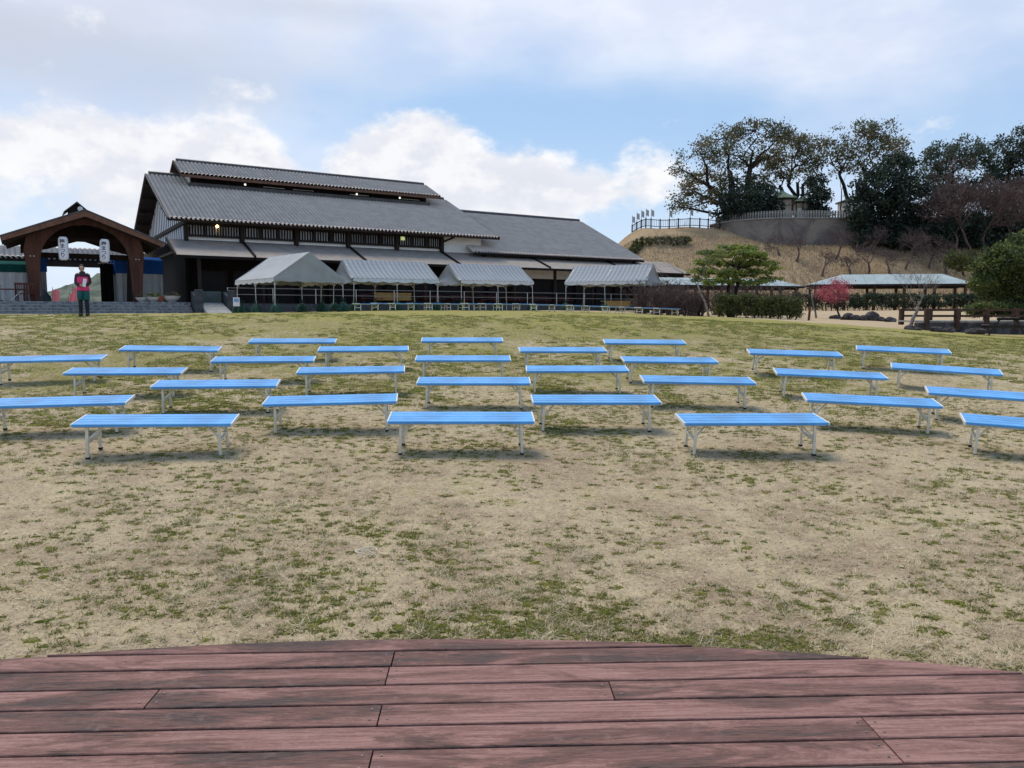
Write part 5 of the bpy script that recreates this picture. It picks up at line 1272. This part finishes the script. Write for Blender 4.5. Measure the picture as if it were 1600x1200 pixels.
# leafless shrubs by the tents and behind the hedge
SB = [(1000, 49, 2.0), (1024, 47.5, 2.1), (1050, 46.5, 2.0), (1076, 46, 1.9), (1040, 51, 2.3), (1068, 50, 2.2), (1120, 50, 1.9), (1160, 50, 2.0), (1190, 50.5, 2.0), (1222, 51, 1.7), (1090, 47, 1.5), (1140, 51, 2.0)]
for k, (u, Y, h_) in enumerate(sorted(SB)):
    t = empty('bare_shrub', gy_(u, Y), 0, f'leafless purplish brown shrub between rightmost tent and blossom, {ORD[k]} from left', 'shrub', 'leafless shrubs beside the tents')
    rr = random.Random(200+k); mb = MB()
    for _ in range(46):
        a = rr.uniform(0, 6.28); l_ = h_*rr.uniform(.55, 1.0); sp = rr.uniform(.1, .75)
        p0 = Vector((rr.uniform(-.35, .35), rr.uniform(-.35, .35), -.05)); p1 = p0+Vector((math.cos(a)*sp*l_*.75, math.sin(a)*sp*l_*.75, l_*(1-.28*sp)))
        pts = wiggly(p0, p1, 4, .045, rr, .03); mb.tube(pts, [.022, .017, .013, .010, .006], 4, cap=False)
        for _ in range(5):
            q = pts[rr.randint(1, 4)]; e = q+Vector((rr.gauss(0, .28), rr.gauss(0, .28), rr.uniform(.05, .45)))
            mb.tube([q, (q+e)/2+Vector((rr.gauss(0, .04), rr.gauss(0, .04), .03)), e], [.011, .009, .005], 3, cap=False)
            for _ in range(3):
                e2 = (q+e)/2+Vector((rr.gauss(0, .18), rr.gauss(0, .18), rr.uniform(.0, .28))); mb.tube([(q+e)/2, e2], [.008, .004], 3, cap=False)
    mb.build('stems', M['twig'], t, fix=False)

# ------------------------------------------------------------------ hilltop: wall, stone fence, railing, flags, shrine
def wall_mat():
    m_, N, p = principled('retaining_wall_mat')
    co = N.n('ShaderNodeNewGeometry').outputs['Position']
    a = N.noise(co, .33, 5, .6, .6); b = N.noise(N.mapping(co, scale=(1, 1, .3)), 1.6, 6, .65); d = N.noise(co, 6, 5, .65)
    c = N.mix(N.ss(a, .38, .62), (.250, .205, .165), (.125, .102, .094)); c = N.mix(N.m('MULTIPLY', N.ss(b, .5, .7), .6), c, (.20, .17, .14)); c = N.mix(N.m('MULTIPLY', N.ss(d, .52, .68), .5), c, (.05, .045, .045))
    N.put(p.inputs['Base Color'], c); p.inputs['Roughness'].default_value = .95
    bm = N.n('ShaderNodeBump'); bm.inputs['Strength'].default_value = .7; bm.inputs['Distance'].default_value = .1; N.put(bm.inputs['Height'], N.m('ADD', b, d)); N.put(p.inputs['Normal'], bm.outputs[0])
    return m_
rw = empty('retaining_wall', (WALL_X0, WALL_Y, 5), 0, 'stained grey brown retaining wall below the shrine', 'wall')
mb = MB(); n = 40; rings = []
path = [(25., 98.5), (25.6, 96.2), (26.6, 94.), (27.5, 93.), (28.5, 92.2), (29.7, 91.5), (31., 91.), (37., 91.), (46., 91.), (WALL_X1, 91.)]
for (x, y) in path: rings.append([(x-WALL_X0-.1, y-WALL_Y-.75, 0), (x-WALL_X0, y-WALL_Y, WALL_TOP-5), (x-WALL_X0+.55, y-WALL_Y+.7, WALL_TOP-5), (x-WALL_X0+.6, y-WALL_Y+.8, 0)])
mb.loft(rings); mb.build('wall_body', wall_mat(), rw)
mb = MB(); rings = []
for (x, y) in path: rings.append([(x-WALL_X0-.08, y-WALL_Y-.1, WALL_TOP-5+.002), (x-WALL_X0-.08, y-WALL_Y-.1, WALL_TOP-4.86), (x-WALL_X0+.6, y-WALL_Y+.72, WALL_TOP-4.86), (x-WALL_X0+.6, y-WALL_Y+.72, WALL_TOP-5+.002)])
mb.loft(rings); mb.build('coping', M['stone_grey'], rw)
sf = empty('stone_fence', (WALL_X0+.5, WALL_Y+.3, WALL_TOP), 0, 'row of pale square stone pillars along the top of the retaining wall', 'fence')
pm = MB().bbox((-.085, -.085, .0), (.085, .085, .84), .02).build('pillar', M['stone_grey'], sf)
def along(d):
    for (a0, b0) in zip(path[:-1], path[1:]):
        l_ = math.hypot(b0[0]-a0[0], b0[1]-a0[1])
        if d <= l_: return Vector((a0[0]+(b0[0]-a0[0])*d/l_+.25, a0[1]+(b0[1]-a0[1])*d/l_+.3, WALL_TOP+.12))
        d -= l_
for k in range(62):
    o = pm if k == 0 else pm.copy()
    if k: col.objects.link(o)
    o.location = along(1.2+k*.318)-sf.location+Vector((0, 0, random.uniform(-.02, .02))); o.rotation_euler = (0, 0, random.uniform(-.1, .1))
for zz_ in (.34, .62):
    mb = MB()
    mb.tube([along(1.2+q*1.5)-sf.location+Vector((0, 0, zz_)) for q in range(14)], .035, 4); mb.build('rail', M['stone_grey'], sf)
# wooden railing along the brow with posts and pickets
fn = empty('hilltop_railing', hb(985, 97), 0, 'dark wooden railing with thin pickets along the brow of the hill', 'railing')
fpx = [(985, 99.5), (992, 98.6), (999, 97.8), (1006, 97.0), (1014, 96.3), (1028, 96), (1042, 96), (1056, 96), (1074, 96), (1089, 96), (1102, 96), (1120, 96)]
fb = [hb(u, Y)-fn.location for u, Y in fpx]
mpick = MB()
for k, b in enumerate(fb):
    mb = MB(); mb.bar(b+Vector((0, 0, -.3)), b+Vector((0, 0, 1.22)), .14); mb.build('post', M['timber_dark'], fn)
    if k:
        a = fb[k-1]
        for h_ in (1.08, .28): mb = MB(); mb.bar(a+Vector((0, 0, h_)), b+Vector((0, 0, h_)), .07, .08); mb.build('rail', M['timber_dark'], fn)
        m_ = max(3, int((b-a).length/.22))
        for j in range(1, m_): q = a.lerp(b, j/m_); mpick.bar(q+Vector((0, 0, .28)), q+Vector((0, 0, 1.08)), .035)
tag(mpick.build('pickets', M['timber_dark'], fn, fix=False), kind='stuff')
FL = [(985, 99.4, 1.0), (992, 98.5, 1.0), (999, 97.7, 1.0), (1006, 96.9, 1.0), (1014, 96.2, 1.1), (1042, 95.9, 1.0), (1074, 95.9, .9), (1102, 95.9, 1.0)]
for k, (u, Y, h_) in enumerate(FL):
    t = empty('hilltop_flag', hb(u, Y)+Vector((0, 0, 0)), 0, f'small white vertical flag on the hilltop railing, {ORD[k]} from left', 'flag', 'white flags on the hilltop railing')
    mb = MB(); mb.tube([(0, -.1, 0), (0, -.1, 2.35)], .03, 5); mb.build('pole', M['timber_dark'], t)
    mb = MB(); rings = []
    for i in range(7): x = .05+.30*i/6; y = -.1+.05*math.sin(i*1.1+k); rings.append([(x, y, 1.45+.06*math.sin(i)), (x, y, 2.25-.03*i*.6), (x, y+.015, 2.25-.03*i*.6), (x, y+.015, 1.45+.06*math.sin(i))])
    mb.loft(rings); mb.build('cloth', M['white_cloth'], t)
# shrine halls
def shrine(u, v_eave, Y, wpx, dep, wall_h, roof_h, label, rz, wall='shrine'):
    k = Y/FPX; wd = wpx*k; x = (u-800)/FPX*Y; b = Vector((x, Y, WALL_TOP+.02))
    t = empty('shrine_hall', b, rz, label, 'shrine', 'small halls on the hilltop')
    wm = M.setdefault('shrine_wall', mat('shrine_wall', (.40, .34, .29), .8, .2, 1.5, stretch=(1, 1, .3)))
    mb = MB(); mb.box((-wd*.38, -dep*.38, 0), (wd*.38, dep*.38, wall_h)); w_ = mb.build('wall', wm, t)
    for sx in (-1, 0, 1):
        mb = MB(); mb.box((sx*wd*.37-.07, -dep*.38-.04, 0), (sx*wd*.37+.07, -dep*.38-.004, wall_h)); mb.build('post', M['bark'], w_)
    mb = MB(); mb.box((-wd*.3, -dep*.38-.03, .2), (-wd*.06, -dep*.38-.006, wall_h*.75)); mb.build('door', M['board_white'], w_)
    mb = MB(); mb.box((-wd*.4, -dep*.4, wall_h+.002), (wd*.4, dep*.4, wall_h+.3)); mb.build('eave_beam', M['timber_dark'], t)
    prof = [(0, .54), (.08, .53), (.25, .40), (.5, .25), (.78, .12), (.95, .055), (1.0, .05)]
    mb = MB(); mb.loft([[(sx*wd*r, sy*dep*r, wall_h+.15+roof_h*q) for sx, sy in ((-1, -1), (1, -1), (1, 1), (-1, 1))] for q, r in prof]); rf = mb.build('roof', M['copper_green'], t)
    mb = MB(); mb.ell(0, 0, [(wall_h+.13+roof_h, .22, .22), (wall_h+.3+roof_h, .28, .28), (wall_h+.42+roof_h, .12, .12), (wall_h+.62+roof_h, .02, .02)], 8); mb.build('finial', M['timber_dark'], rf)
shrine(1213, 313, 96.5, 38, 3.4, 2.75, 1.15, 'small shrine hall with pointed green copper roof and pale walls', R(-12))
shrine(1245, 315, 97.5, 26, 2.6, 2.55, .85, 'smaller green roofed shrine hall just right of the pointed one', R(-12))
b = hb(1322, 99); ob = empty('white_outbuilding', Vector((b.x, b.y, WALL_TOP)), 0, 'low white walled outbuilding with flat roof right of the grove trunks', 'building')
mb = MB(); mb.box((-1.3, -1.2, 0), (1.6, 1.2, 2.9)); mb.build('wall', M['plaster'], ob)
mb = MB(); mb.box((-1.5, -1.5, 2.9), (1.9, 1.5, 3.1)); mb.build('roof', M['tile_dark'], ob)
mb = MB(); mb.box((-.3, -1.24, .2), (1.2, -1.205, 1.3)); mb.build('opening', M['glass_dark'], ob)

# ------------------------------------------------------------------ covered walkway with pale teal roof
def walkway(pa, pb, Y0, Y1, label, eave, ridge_, posts, hip=True, hl=0.):
    a = gy_(pa, Y0); b = gy_(pb, Y1); d = b-a; L_ = math.hypot(d.x, d.y); rz = math.atan2(d.y, d.x); zb = min(a.z, b.z)
    t = empty('covered_walkway', (a.x, a.y, a.z), rz, label, 'walkway', 'covered walkways at the foot of the bank')
    hw = 1.5; h_ = 1.6 if hip else 0
    vs = [(-.3, -hw, eave), (L_+.3, -hw, eave), (L_+.3, hw, eave), (-.3, hw, eave), (-.3+hl, 0, ridge_), (L_+.3-h_*1.3, 0, ridge_)]
    mb = MB(); mb.add(vs, [(0, 1, 5, 4), (2, 3, 4, 5), (1, 2, 5), (0, 4, 3), (3, 2, 1, 0)]); rf = mb.build('roof', M['copper_roof'], t)
    mb = MB()
    for p, q in (((-.3, -hw), (L_+.3, -hw)), ((L_+.3, -hw), (L_+.3, hw)), ((L_+.3, hw), (-.3, hw))): mb.bar((*p, eave-.10), (*q, eave-.10), .1, .17)
    mb.build('fascia_board', M['timber_dark'], rf)
    mb = MB(); n = int(L_/.9)
    for i in range(n): x = -.1+i*.9; mb.bar((x, -hw, eave+.02), (x, 0, ridge_+.02), .03, .03) if hl-.3 < x < L_-h_*1.3 else None
    tag(mb.build('roof_seams', M['copper_roof'], rf, fix=False), kind='stuff')
    for i in range(posts):
        x = .25+i*(L_-.5)/(posts-1)
        for y in (-hw*.72, hw*.72):
            mb = MB(); mb.bar((x, y, -.6), (x, y, eave-.02), .2); mb.build('post', M['timber_brown'], t)
    for y in (-hw*.72, hw*.72): mb = MB(); mb.bar((0, y, eave-.25), (L_, y, eave-.25), .12, .2); mb.build('beam', M['timber_dark'], t)
walkway(1262, 1500, 69.5, 67.5, 'covered walkway with pale teal roof and brown posts at the right', 2.25, 3.15, 6, hl=3.0)
walkway(1030, 1232, 66, 70, 'covered walkway with pale teal roof mostly hidden behind the pine', 2.2, 2.85, 6)

# ------------------------------------------------------------------ rocks, bridge, bits at the right
def rock(name, p, r, label, seed, group='dark rocks along the stream edge'):
    rr = np.random.default_rng(seed); bm = bmesh.new(); bmesh.ops.create_icosphere(bm, subdivisions=2, radius=1)
    f = rr.normal(size=(6, 3)); ph = rr.uniform(0, 6, 6)
    for v in bm.verts:
        k = 1+sum(.10*math.sin(float(np.dot(f[i], v.co))*2.2+ph[i]) for i in range(6)); v.co = Vector((v.co.x*r[0]*k, v.co.y*r[1]*k, v.co.z*r[2]*k+r[2]*.45))
    me = bpy.data.meshes.new(name); bm.to_mesh(me); bm.free(); o = link(name, me, M['rock']); o.location = p; return tag(o, label, 'rock', group)
RK = [(1302, 45.5, .30, .17), (1322, 44, .40, .24), (1334, 43.6, .32, .2), (1348, 43.4, .3, .2), (1361, 43.5, .38, .32), (1375, 43.2, .25, .17), (1388, 42.8, .34, .17)]
for k, (u, Y, r, hh) in enumerate(RK): rock('rock', gy_(u, Y), (r, r*.7, hh), f'dark rock by the pink blossom tree, {ORD[k]} from left', 90+k)
RK2 = [(1420, 31.2, .22, .12), (1432, 31.5, .2, .1), (1480, 31.6, .3, .14), (1525, 31.0, .42, .18), (1462, 31.4, .25, .16)]
for k, (u, Y, r, hh) in enumerate(sorted(RK2)): rock('rock', gy_(u, Y), (r, r*.7, hh), f'low rock under the wooden bridge side, {ORD[k]} from left', 110+k, 'rocks under the bridge')
br = gy_(1440, 33); bz = br.z
bridge = empty('wooden_bridge', br, R(3), 'low brown wooden footbridge with two rail bars at the right edge', 'bridge')
mb = MB(); mb.bbox((-.25, -.1, -.3), (6.6, .25, .33), .03); mb.build('stone_abutment', M['rock'], bridge)
for k in range(20):
    mb = MB(); mb.bbox((k*.33+.02, -.05, .335), (k*.33+.32, 2.0, .40), .006); mb.build('deck_plank', M['stone_grey'], bridge)
for y, off in ((0., 0.), (1.95, .0)):
    for k in range(5):
        x = .12+k*1.32; mb = MB(); mb.bbox((x-.09, y-.16, .0 if y == 0 else .2), (x+.09, y+.02, .92), .012); mb.build('post', M['wood_bridge'], bridge)
    for h_ in (.86, .60): mb = MB(); mb.bar((.12, y-.07, h_), (6.5, y-.07, h_), .09, .09); mb.build('rail', M['wood_bridge'], bridge)
picnic(gy_(1572, 29.5), R(58), 'dark picnic table at the right edge in front of the bridge', mat('table_dark', (.035, .028, .026), .7), None, 1.6)
p = gy_(1262, 40.5); o = MB().bbox((-.05, -.05, -.1), (.05, .05, .75), .01).build('marker_post', M['timber_brown']); o.location = p; o.rotation_euler = (0, R(4), 0); tag(o, 'short brown wooden post at the right end of the hedge', 'post')

# ------------------------------------------------------------------ turf: real blades over the near lawn
def vnoise(x, y, f, seed):
    r = np.random.default_rng(seed); T_ = r.random((64, 64)); X, Y = x*f, y*f; i, j = np.floor(X).astype(int), np.floor(Y).astype(int); a, b = X-i, Y-j
    a = a*a*(3-2*a); b = b*b*(3-2*b); g = lambda p, q: T_[p % 64, q % 64]
    return (g(i, j)*(1-a)+g(i+1, j)*a)*(1-b)+(g(i, j+1)*(1-a)+g(i+1, j+1)*a)*b
def fbm(x, y, f, seed, o=4): return sum(vnoise(x, y, f*2**k, seed+k)*.5**k for k in range(o))/sum(.5**k for k in range(o))
def spread(n, y0, y1, power=1.0):
    y = y0+(y1-y0)*rng.random(n)**power; x = (rng.random(n)*2-1)*(y*.70+.6)
    ok = (x-DC[0])**2+(y-DC[1])**2 > (DR-.05)**2; return x[ok], y[ok]
def blades(name, x, y, length, width, lean, mats, label, seed):
    r = np.random.default_rng(seed); n = len(x); z = zg(x, y); a = r.uniform(0, 2*np.pi, n); th = np.clip(r.normal(lean, .28, n), .05, 1.52)
    L_ = length*r.uniform(.5, 1.4, n); w = width*r.uniform(.7, 1.3, n)
    d = np.stack([np.cos(a)*np.sin(th), np.sin(a)*np.sin(th), np.cos(th)], -1); b2 = r.uniform(0, 2*np.pi, n); s = np.stack([np.cos(b2), np.sin(b2), np.zeros(n)], -1)
    P = np.stack([x, y, z-.004], -1)
    P[:, 2] += np.where(th > 1.2, .006+.012*r.random(n), 0)
    V = np.stack([P-s*w[:, None]/2, P+s*w[:, None]/2, P+d*L_[:, None]], 1).reshape(-1, 3)
    o = np_mesh(name, V, np.arange(3*n).reshape(n, 3), mats, None, mi=r.integers(0, len(mats), n)); return tag(o, label, 'grass', kind='stuff')
G_GREEN = [leafmat('blade_green_a', (0.146, 0.173, 0.030)), leafmat('blade_green_b', (0.223, 0.235, 0.043)), leafmat('blade_green_c', (0.101, 0.131, 0.033))]
G_DRY = [leafmat('blade_dry_a', (0.404, 0.318, 0.178)), leafmat('blade_dry_b', (0.523, 0.427, 0.265)), leafmat('blade_dry_c', (0.261, 0.196, 0.114))]
G_STRAW = [leafmat('straw_a', (.66, .57, .42)), leafmat('straw_b', (.54, .45, .31))]
# dead turf mat
x, y = spread(330000, 3.6, 13, 1.0); dns = fbm(x, y, .9, 3)+.35*(fbm(x, y, 4.5, 9)-.5); k = rng.random(len(x)) < np.clip((dns-.50)*3.0, .02, .7); x, y = x[k], y[k]
blades('dead_turf', x, y, .030, .0045, 1.15, G_DRY, 'short matted dead grass over the near lawn', 1)
# pale straw tussocks and lying straw
cx, cy = spread(900, 3.7, 10, 1.2); dn = fbm(cx, cy, .6, 31)+.20*(cx > -.2)*(cy < 6.8); k = dn > .50; cx, cy = cx[k], cy[k]; m_ = 80
x = np.repeat(cx, m_)+rng.normal(size=len(cx)*m_)*.055; y = np.repeat(cy, m_)+rng.normal(size=len(cx)*m_)*.055
blades('straw_tussocks', x, y, .095, .0042, 1.2, G_STRAW, 'pale dry straw tussocks scattered over the lawn', 2)
# green tufts
cx, cy = spread(18500, 3.65, 13.5, 1.05); dn = fbm(cx, cy, .40, 51)*.5+fbm(cx, cy, 1.5, 57)*.5
moss = np.exp(-((cy-4.5)/.8)**2)*np.exp(-((cx-.8)/1.3)**2)+.35*np.exp(-((cy-6.2)/1.2)**2)*np.exp(-((cx+.6)/1.6)**2)
bare = np.exp(-((cx+.1)/1.6)**2-((cy-7.6)/.7)**2)+.8*np.exp(-((cx+2.6)/1.2)**2-((cy-4.6)/.8)**2)
k = rng.random(len(cx)) < np.clip(.40+(dn-.5)*2.6+.6*moss-.30*bare, .05, 1); cx, cy = cx[k], cy[k]; m_ = 27
tr = np.clip(rng.lognormal(-3.85, .42, len(cx)), .008, .055)
ex, ey = rng.normal(.95, .9, 1900), np.abs(rng.normal(0, .85, 1900))+3.75; ok = ((ex-DC[0])**2+(ey-DC[1])**2 > (DR-.03)**2) & (fbm(ex, ey, 2.0, 63) > .49); ex, ey = ex[ok], ey[ok]
cx = np.r_[cx, ex]; cy = np.r_[cy, ey]; tr = np.r_[tr, rng.uniform(.02, .045, len(ex))]
rad = np.repeat(tr, m_)
x = np.repeat(cx, m_)+rng.normal(size=len(cx)*m_)*rad*1.45; y = np.repeat(cy, m_)+rng.normal(size=len(cx)*m_)*rad
blades('green_tufts', x, y, .028, .0075, .8, G_GREEN, 'small green grass tufts dotting the bare lawn', 3)
def cushions(name, cx, cy, rx, ry, h, mats, label, seed):
    r = np.random.default_rng(seed); n = len(cx); m8 = 13; a = np.linspace(0, 2*np.pi, m8, endpoint=False)[None]+r.uniform(0, 6, (n, 1))
    k_ = r.uniform(.30, 1.35, (n, m8)); X = cx[:, None]+np.cos(a)*k_*rx[:, None]; Y = cy[:, None]+np.sin(a)*k_*ry[:, None]
    a2 = a+.2; X2 = cx[:, None]+np.cos(a2)*k_*.55*rx[:, None]; Y2 = cy[:, None]+np.sin(a2)*k_*.55*ry[:, None]
    Z = zg(X, Y)-.002; Z2 = zg(X2, Y2)+h[:, None]*r.uniform(.5, 1.1, (n, m8)); Zc = zg(cx, cy)+h
    V = np.concatenate([np.stack([X, Y, Z], -1), np.stack([X2, Y2, Z2], -1), np.stack([cx, cy, Zc], -1)[:, None]], 1)
    b = (np.arange(n)*(2*m8+1))[:, None]; i = np.arange(m8); j = (i+1) % m8
    F = np.concatenate([np.stack([b+i, b+j, b+m8+j], -1), np.stack([b+i, b+m8+j, b+m8+i], -1), np.stack([b+m8+i, b+m8+j, b+0*i+2*m8], -1)], 1).reshape(-1, 3)
    o = np_mesh(name, V.reshape(-1, 3), F, mats, None, mi=np.repeat(r.integers(0, len(mats), n), 3*m8)); return tag(o, label, 'grass', kind='stuff')
def mossmat(name, c):
    m_, N, p = principled(name); pos = N.n('ShaderNodeNewGeometry').outputs['Position']; n1 = N.noise(pos, 130, 4, .75); n2 = N.noise(pos, 30, 3, .6)
    cc = N.mix(N.ss(n1, .36, .62), tuple(q*.42 for q in c), tuple(q*1.35 for q in c)); cc = N.mix(N.m('MULTIPLY', N.ss(n2, .50, .62), .75), cc, (.40, .33, .19)); N.put(p.inputs['Base Color'], cc); p.inputs['Roughness'].default_value = 1; p.inputs['Specular IOR Level'].default_value = .05
    bb = N.n('ShaderNodeBump'); bb.inputs['Strength'].default_value = 1.; bb.inputs['Distance'].default_value = .02; N.put(bb.inputs['Height'], n1); N.put(p.inputs['Normal'], bb.outputs[0]); return m_
MOSS = [mossmat('moss_a', (0.177, 0.189, 0.032)), mossmat('moss_b', (0.226, 0.228, 0.043)), mossmat('moss_c', (0.128, 0.156, 0.030)), mossmat('moss_d', (0.183, 0.166, 0.048)), mossmat('moss_e', (0.250, 0.230, 0.067))]
cushions('moss_cushions', cx, cy, tr*1.30, tr*.95, .003+tr*.20, MOSS, 'low green cushions of grass and moss dotting the near lawn', 41)
kk = rng.random(len(x)) < .24
blades('tuft_straw', x[kk]+rng.normal(size=kk.sum())*.012, y[kk]+rng.normal(size=kk.sum())*.012, .030, .0050, 1.1, G_DRY, 'dry blades mixed into the green tufts', 6)
x, y = spread(26000, 3.65, 10, 1.2); k = rng.random(len(x)) < np.clip((fbm(x, y, .8, 33)-.42)*4, .08, 1)
blades('loose_straw', x[k], y[k], .075, .0042, 1.42, G_STRAW+G_DRY[:1], 'loose pale straws lying on the near lawn', 8)
x, y = spread(6000, 3.65, 11, 1.1); r_ = rng.uniform(.004, .011, len(x)); cushions('leaf_litter', x, y, r_, r_*.8, r_*.5, [mat('litter_a', (.10, .055, .03), .9), mat('litter_b', (.055, .042, .032), .9), mat('pebble', (.33, .30, .27), .9)], 'crumbs of leaf litter and small pebbles on the bare soil', 43)
# coarser turf further up the slope
x, y = spread(230000, 11, 24, .9); dns = fbm(x, y, .5, 71)*.6+fbm(x, y, 2.2, 77)*.4; k = rng.random(len(x)) < np.clip((dns-.40)*5, .03, 1); x, y = x[k], y[k]
blades('slope_dry_turf', x, y, .045, .010, 1.0, G_DRY[:2]+G_STRAW, 'dry tan turf among the benches on the slope', 4)
cx, cy = spread(14000, 10.5, 26, .9); dn = fbm(cx, cy, .35, 81)*.55+fbm(cx, cy, 1.5, 87)*.45+np.clip((cy-11)*.008, 0, .08)-.05*np.clip((cx-4)/3, 0, 1)*(cy < 16); k = rng.random(len(cx)) < np.clip((dn-.45)*7, 0, 1); cx, cy = cx[k], cy[k]; m_ = 22
r_ = rng.uniform(.025, .10, len(cx)); cushions('slope_moss', cx, cy, r_*1.3, r_*.9, .010+r_*.10, MOSS, 'mossy green cushions in the turf among the benches', 42)
x = np.repeat(cx, m_)+rng.normal(size=len(cx)*m_)*.085; y = np.repeat(cy, m_)+rng.normal(size=len(cx)*m_)*.06
blades('slope_green_turf', x, y, .045, .011, .8, G_GREEN, 'mossy green turf patches among the benches', 5)

# dry tufts on the bank
bx = rng.uniform(8, 62, 52000); by = rng.uniform(73.5, 92, 52000); bzv = hill_z(bx, by)
okb = (bzv > .5) & (hill_z(bx, by+.5)-bzv < 1.2); bx, by, bzv = bx[okb], by[okb], bzv[okb]; nb = len(bx); th = rng.normal(.5, .35, nb); aa = rng.uniform(0, 6.28, nb); ll = rng.uniform(.12, .38, nb)*(.5+fbm(bx, by, .35, 91))
Pb = np.stack([bx, by, bzv-.02], -1); db = np.stack([np.cos(aa)*np.sin(th), np.sin(aa)*np.sin(th), np.cos(th)], -1); sb = np.stack([np.cos(aa+1.3), np.sin(aa+1.3), 0*aa], -1)*.035
Vb = np.stack([Pb-sb, Pb+sb, Pb+db*ll[:, None]], 1).reshape(-1, 3)
tag(np_mesh('bank_grass', Vb, np.arange(3*nb).reshape(nb, 3), [leafmat('bank_a', (.38, .285, .175)), leafmat('bank_b', (.28, .20, .12)), leafmat('bank_c', (.48, .38, .245))], None, mi=rng.integers(0, 3, nb)), 'dry tan grass over the hill bank', 'grass', kind='stuff')
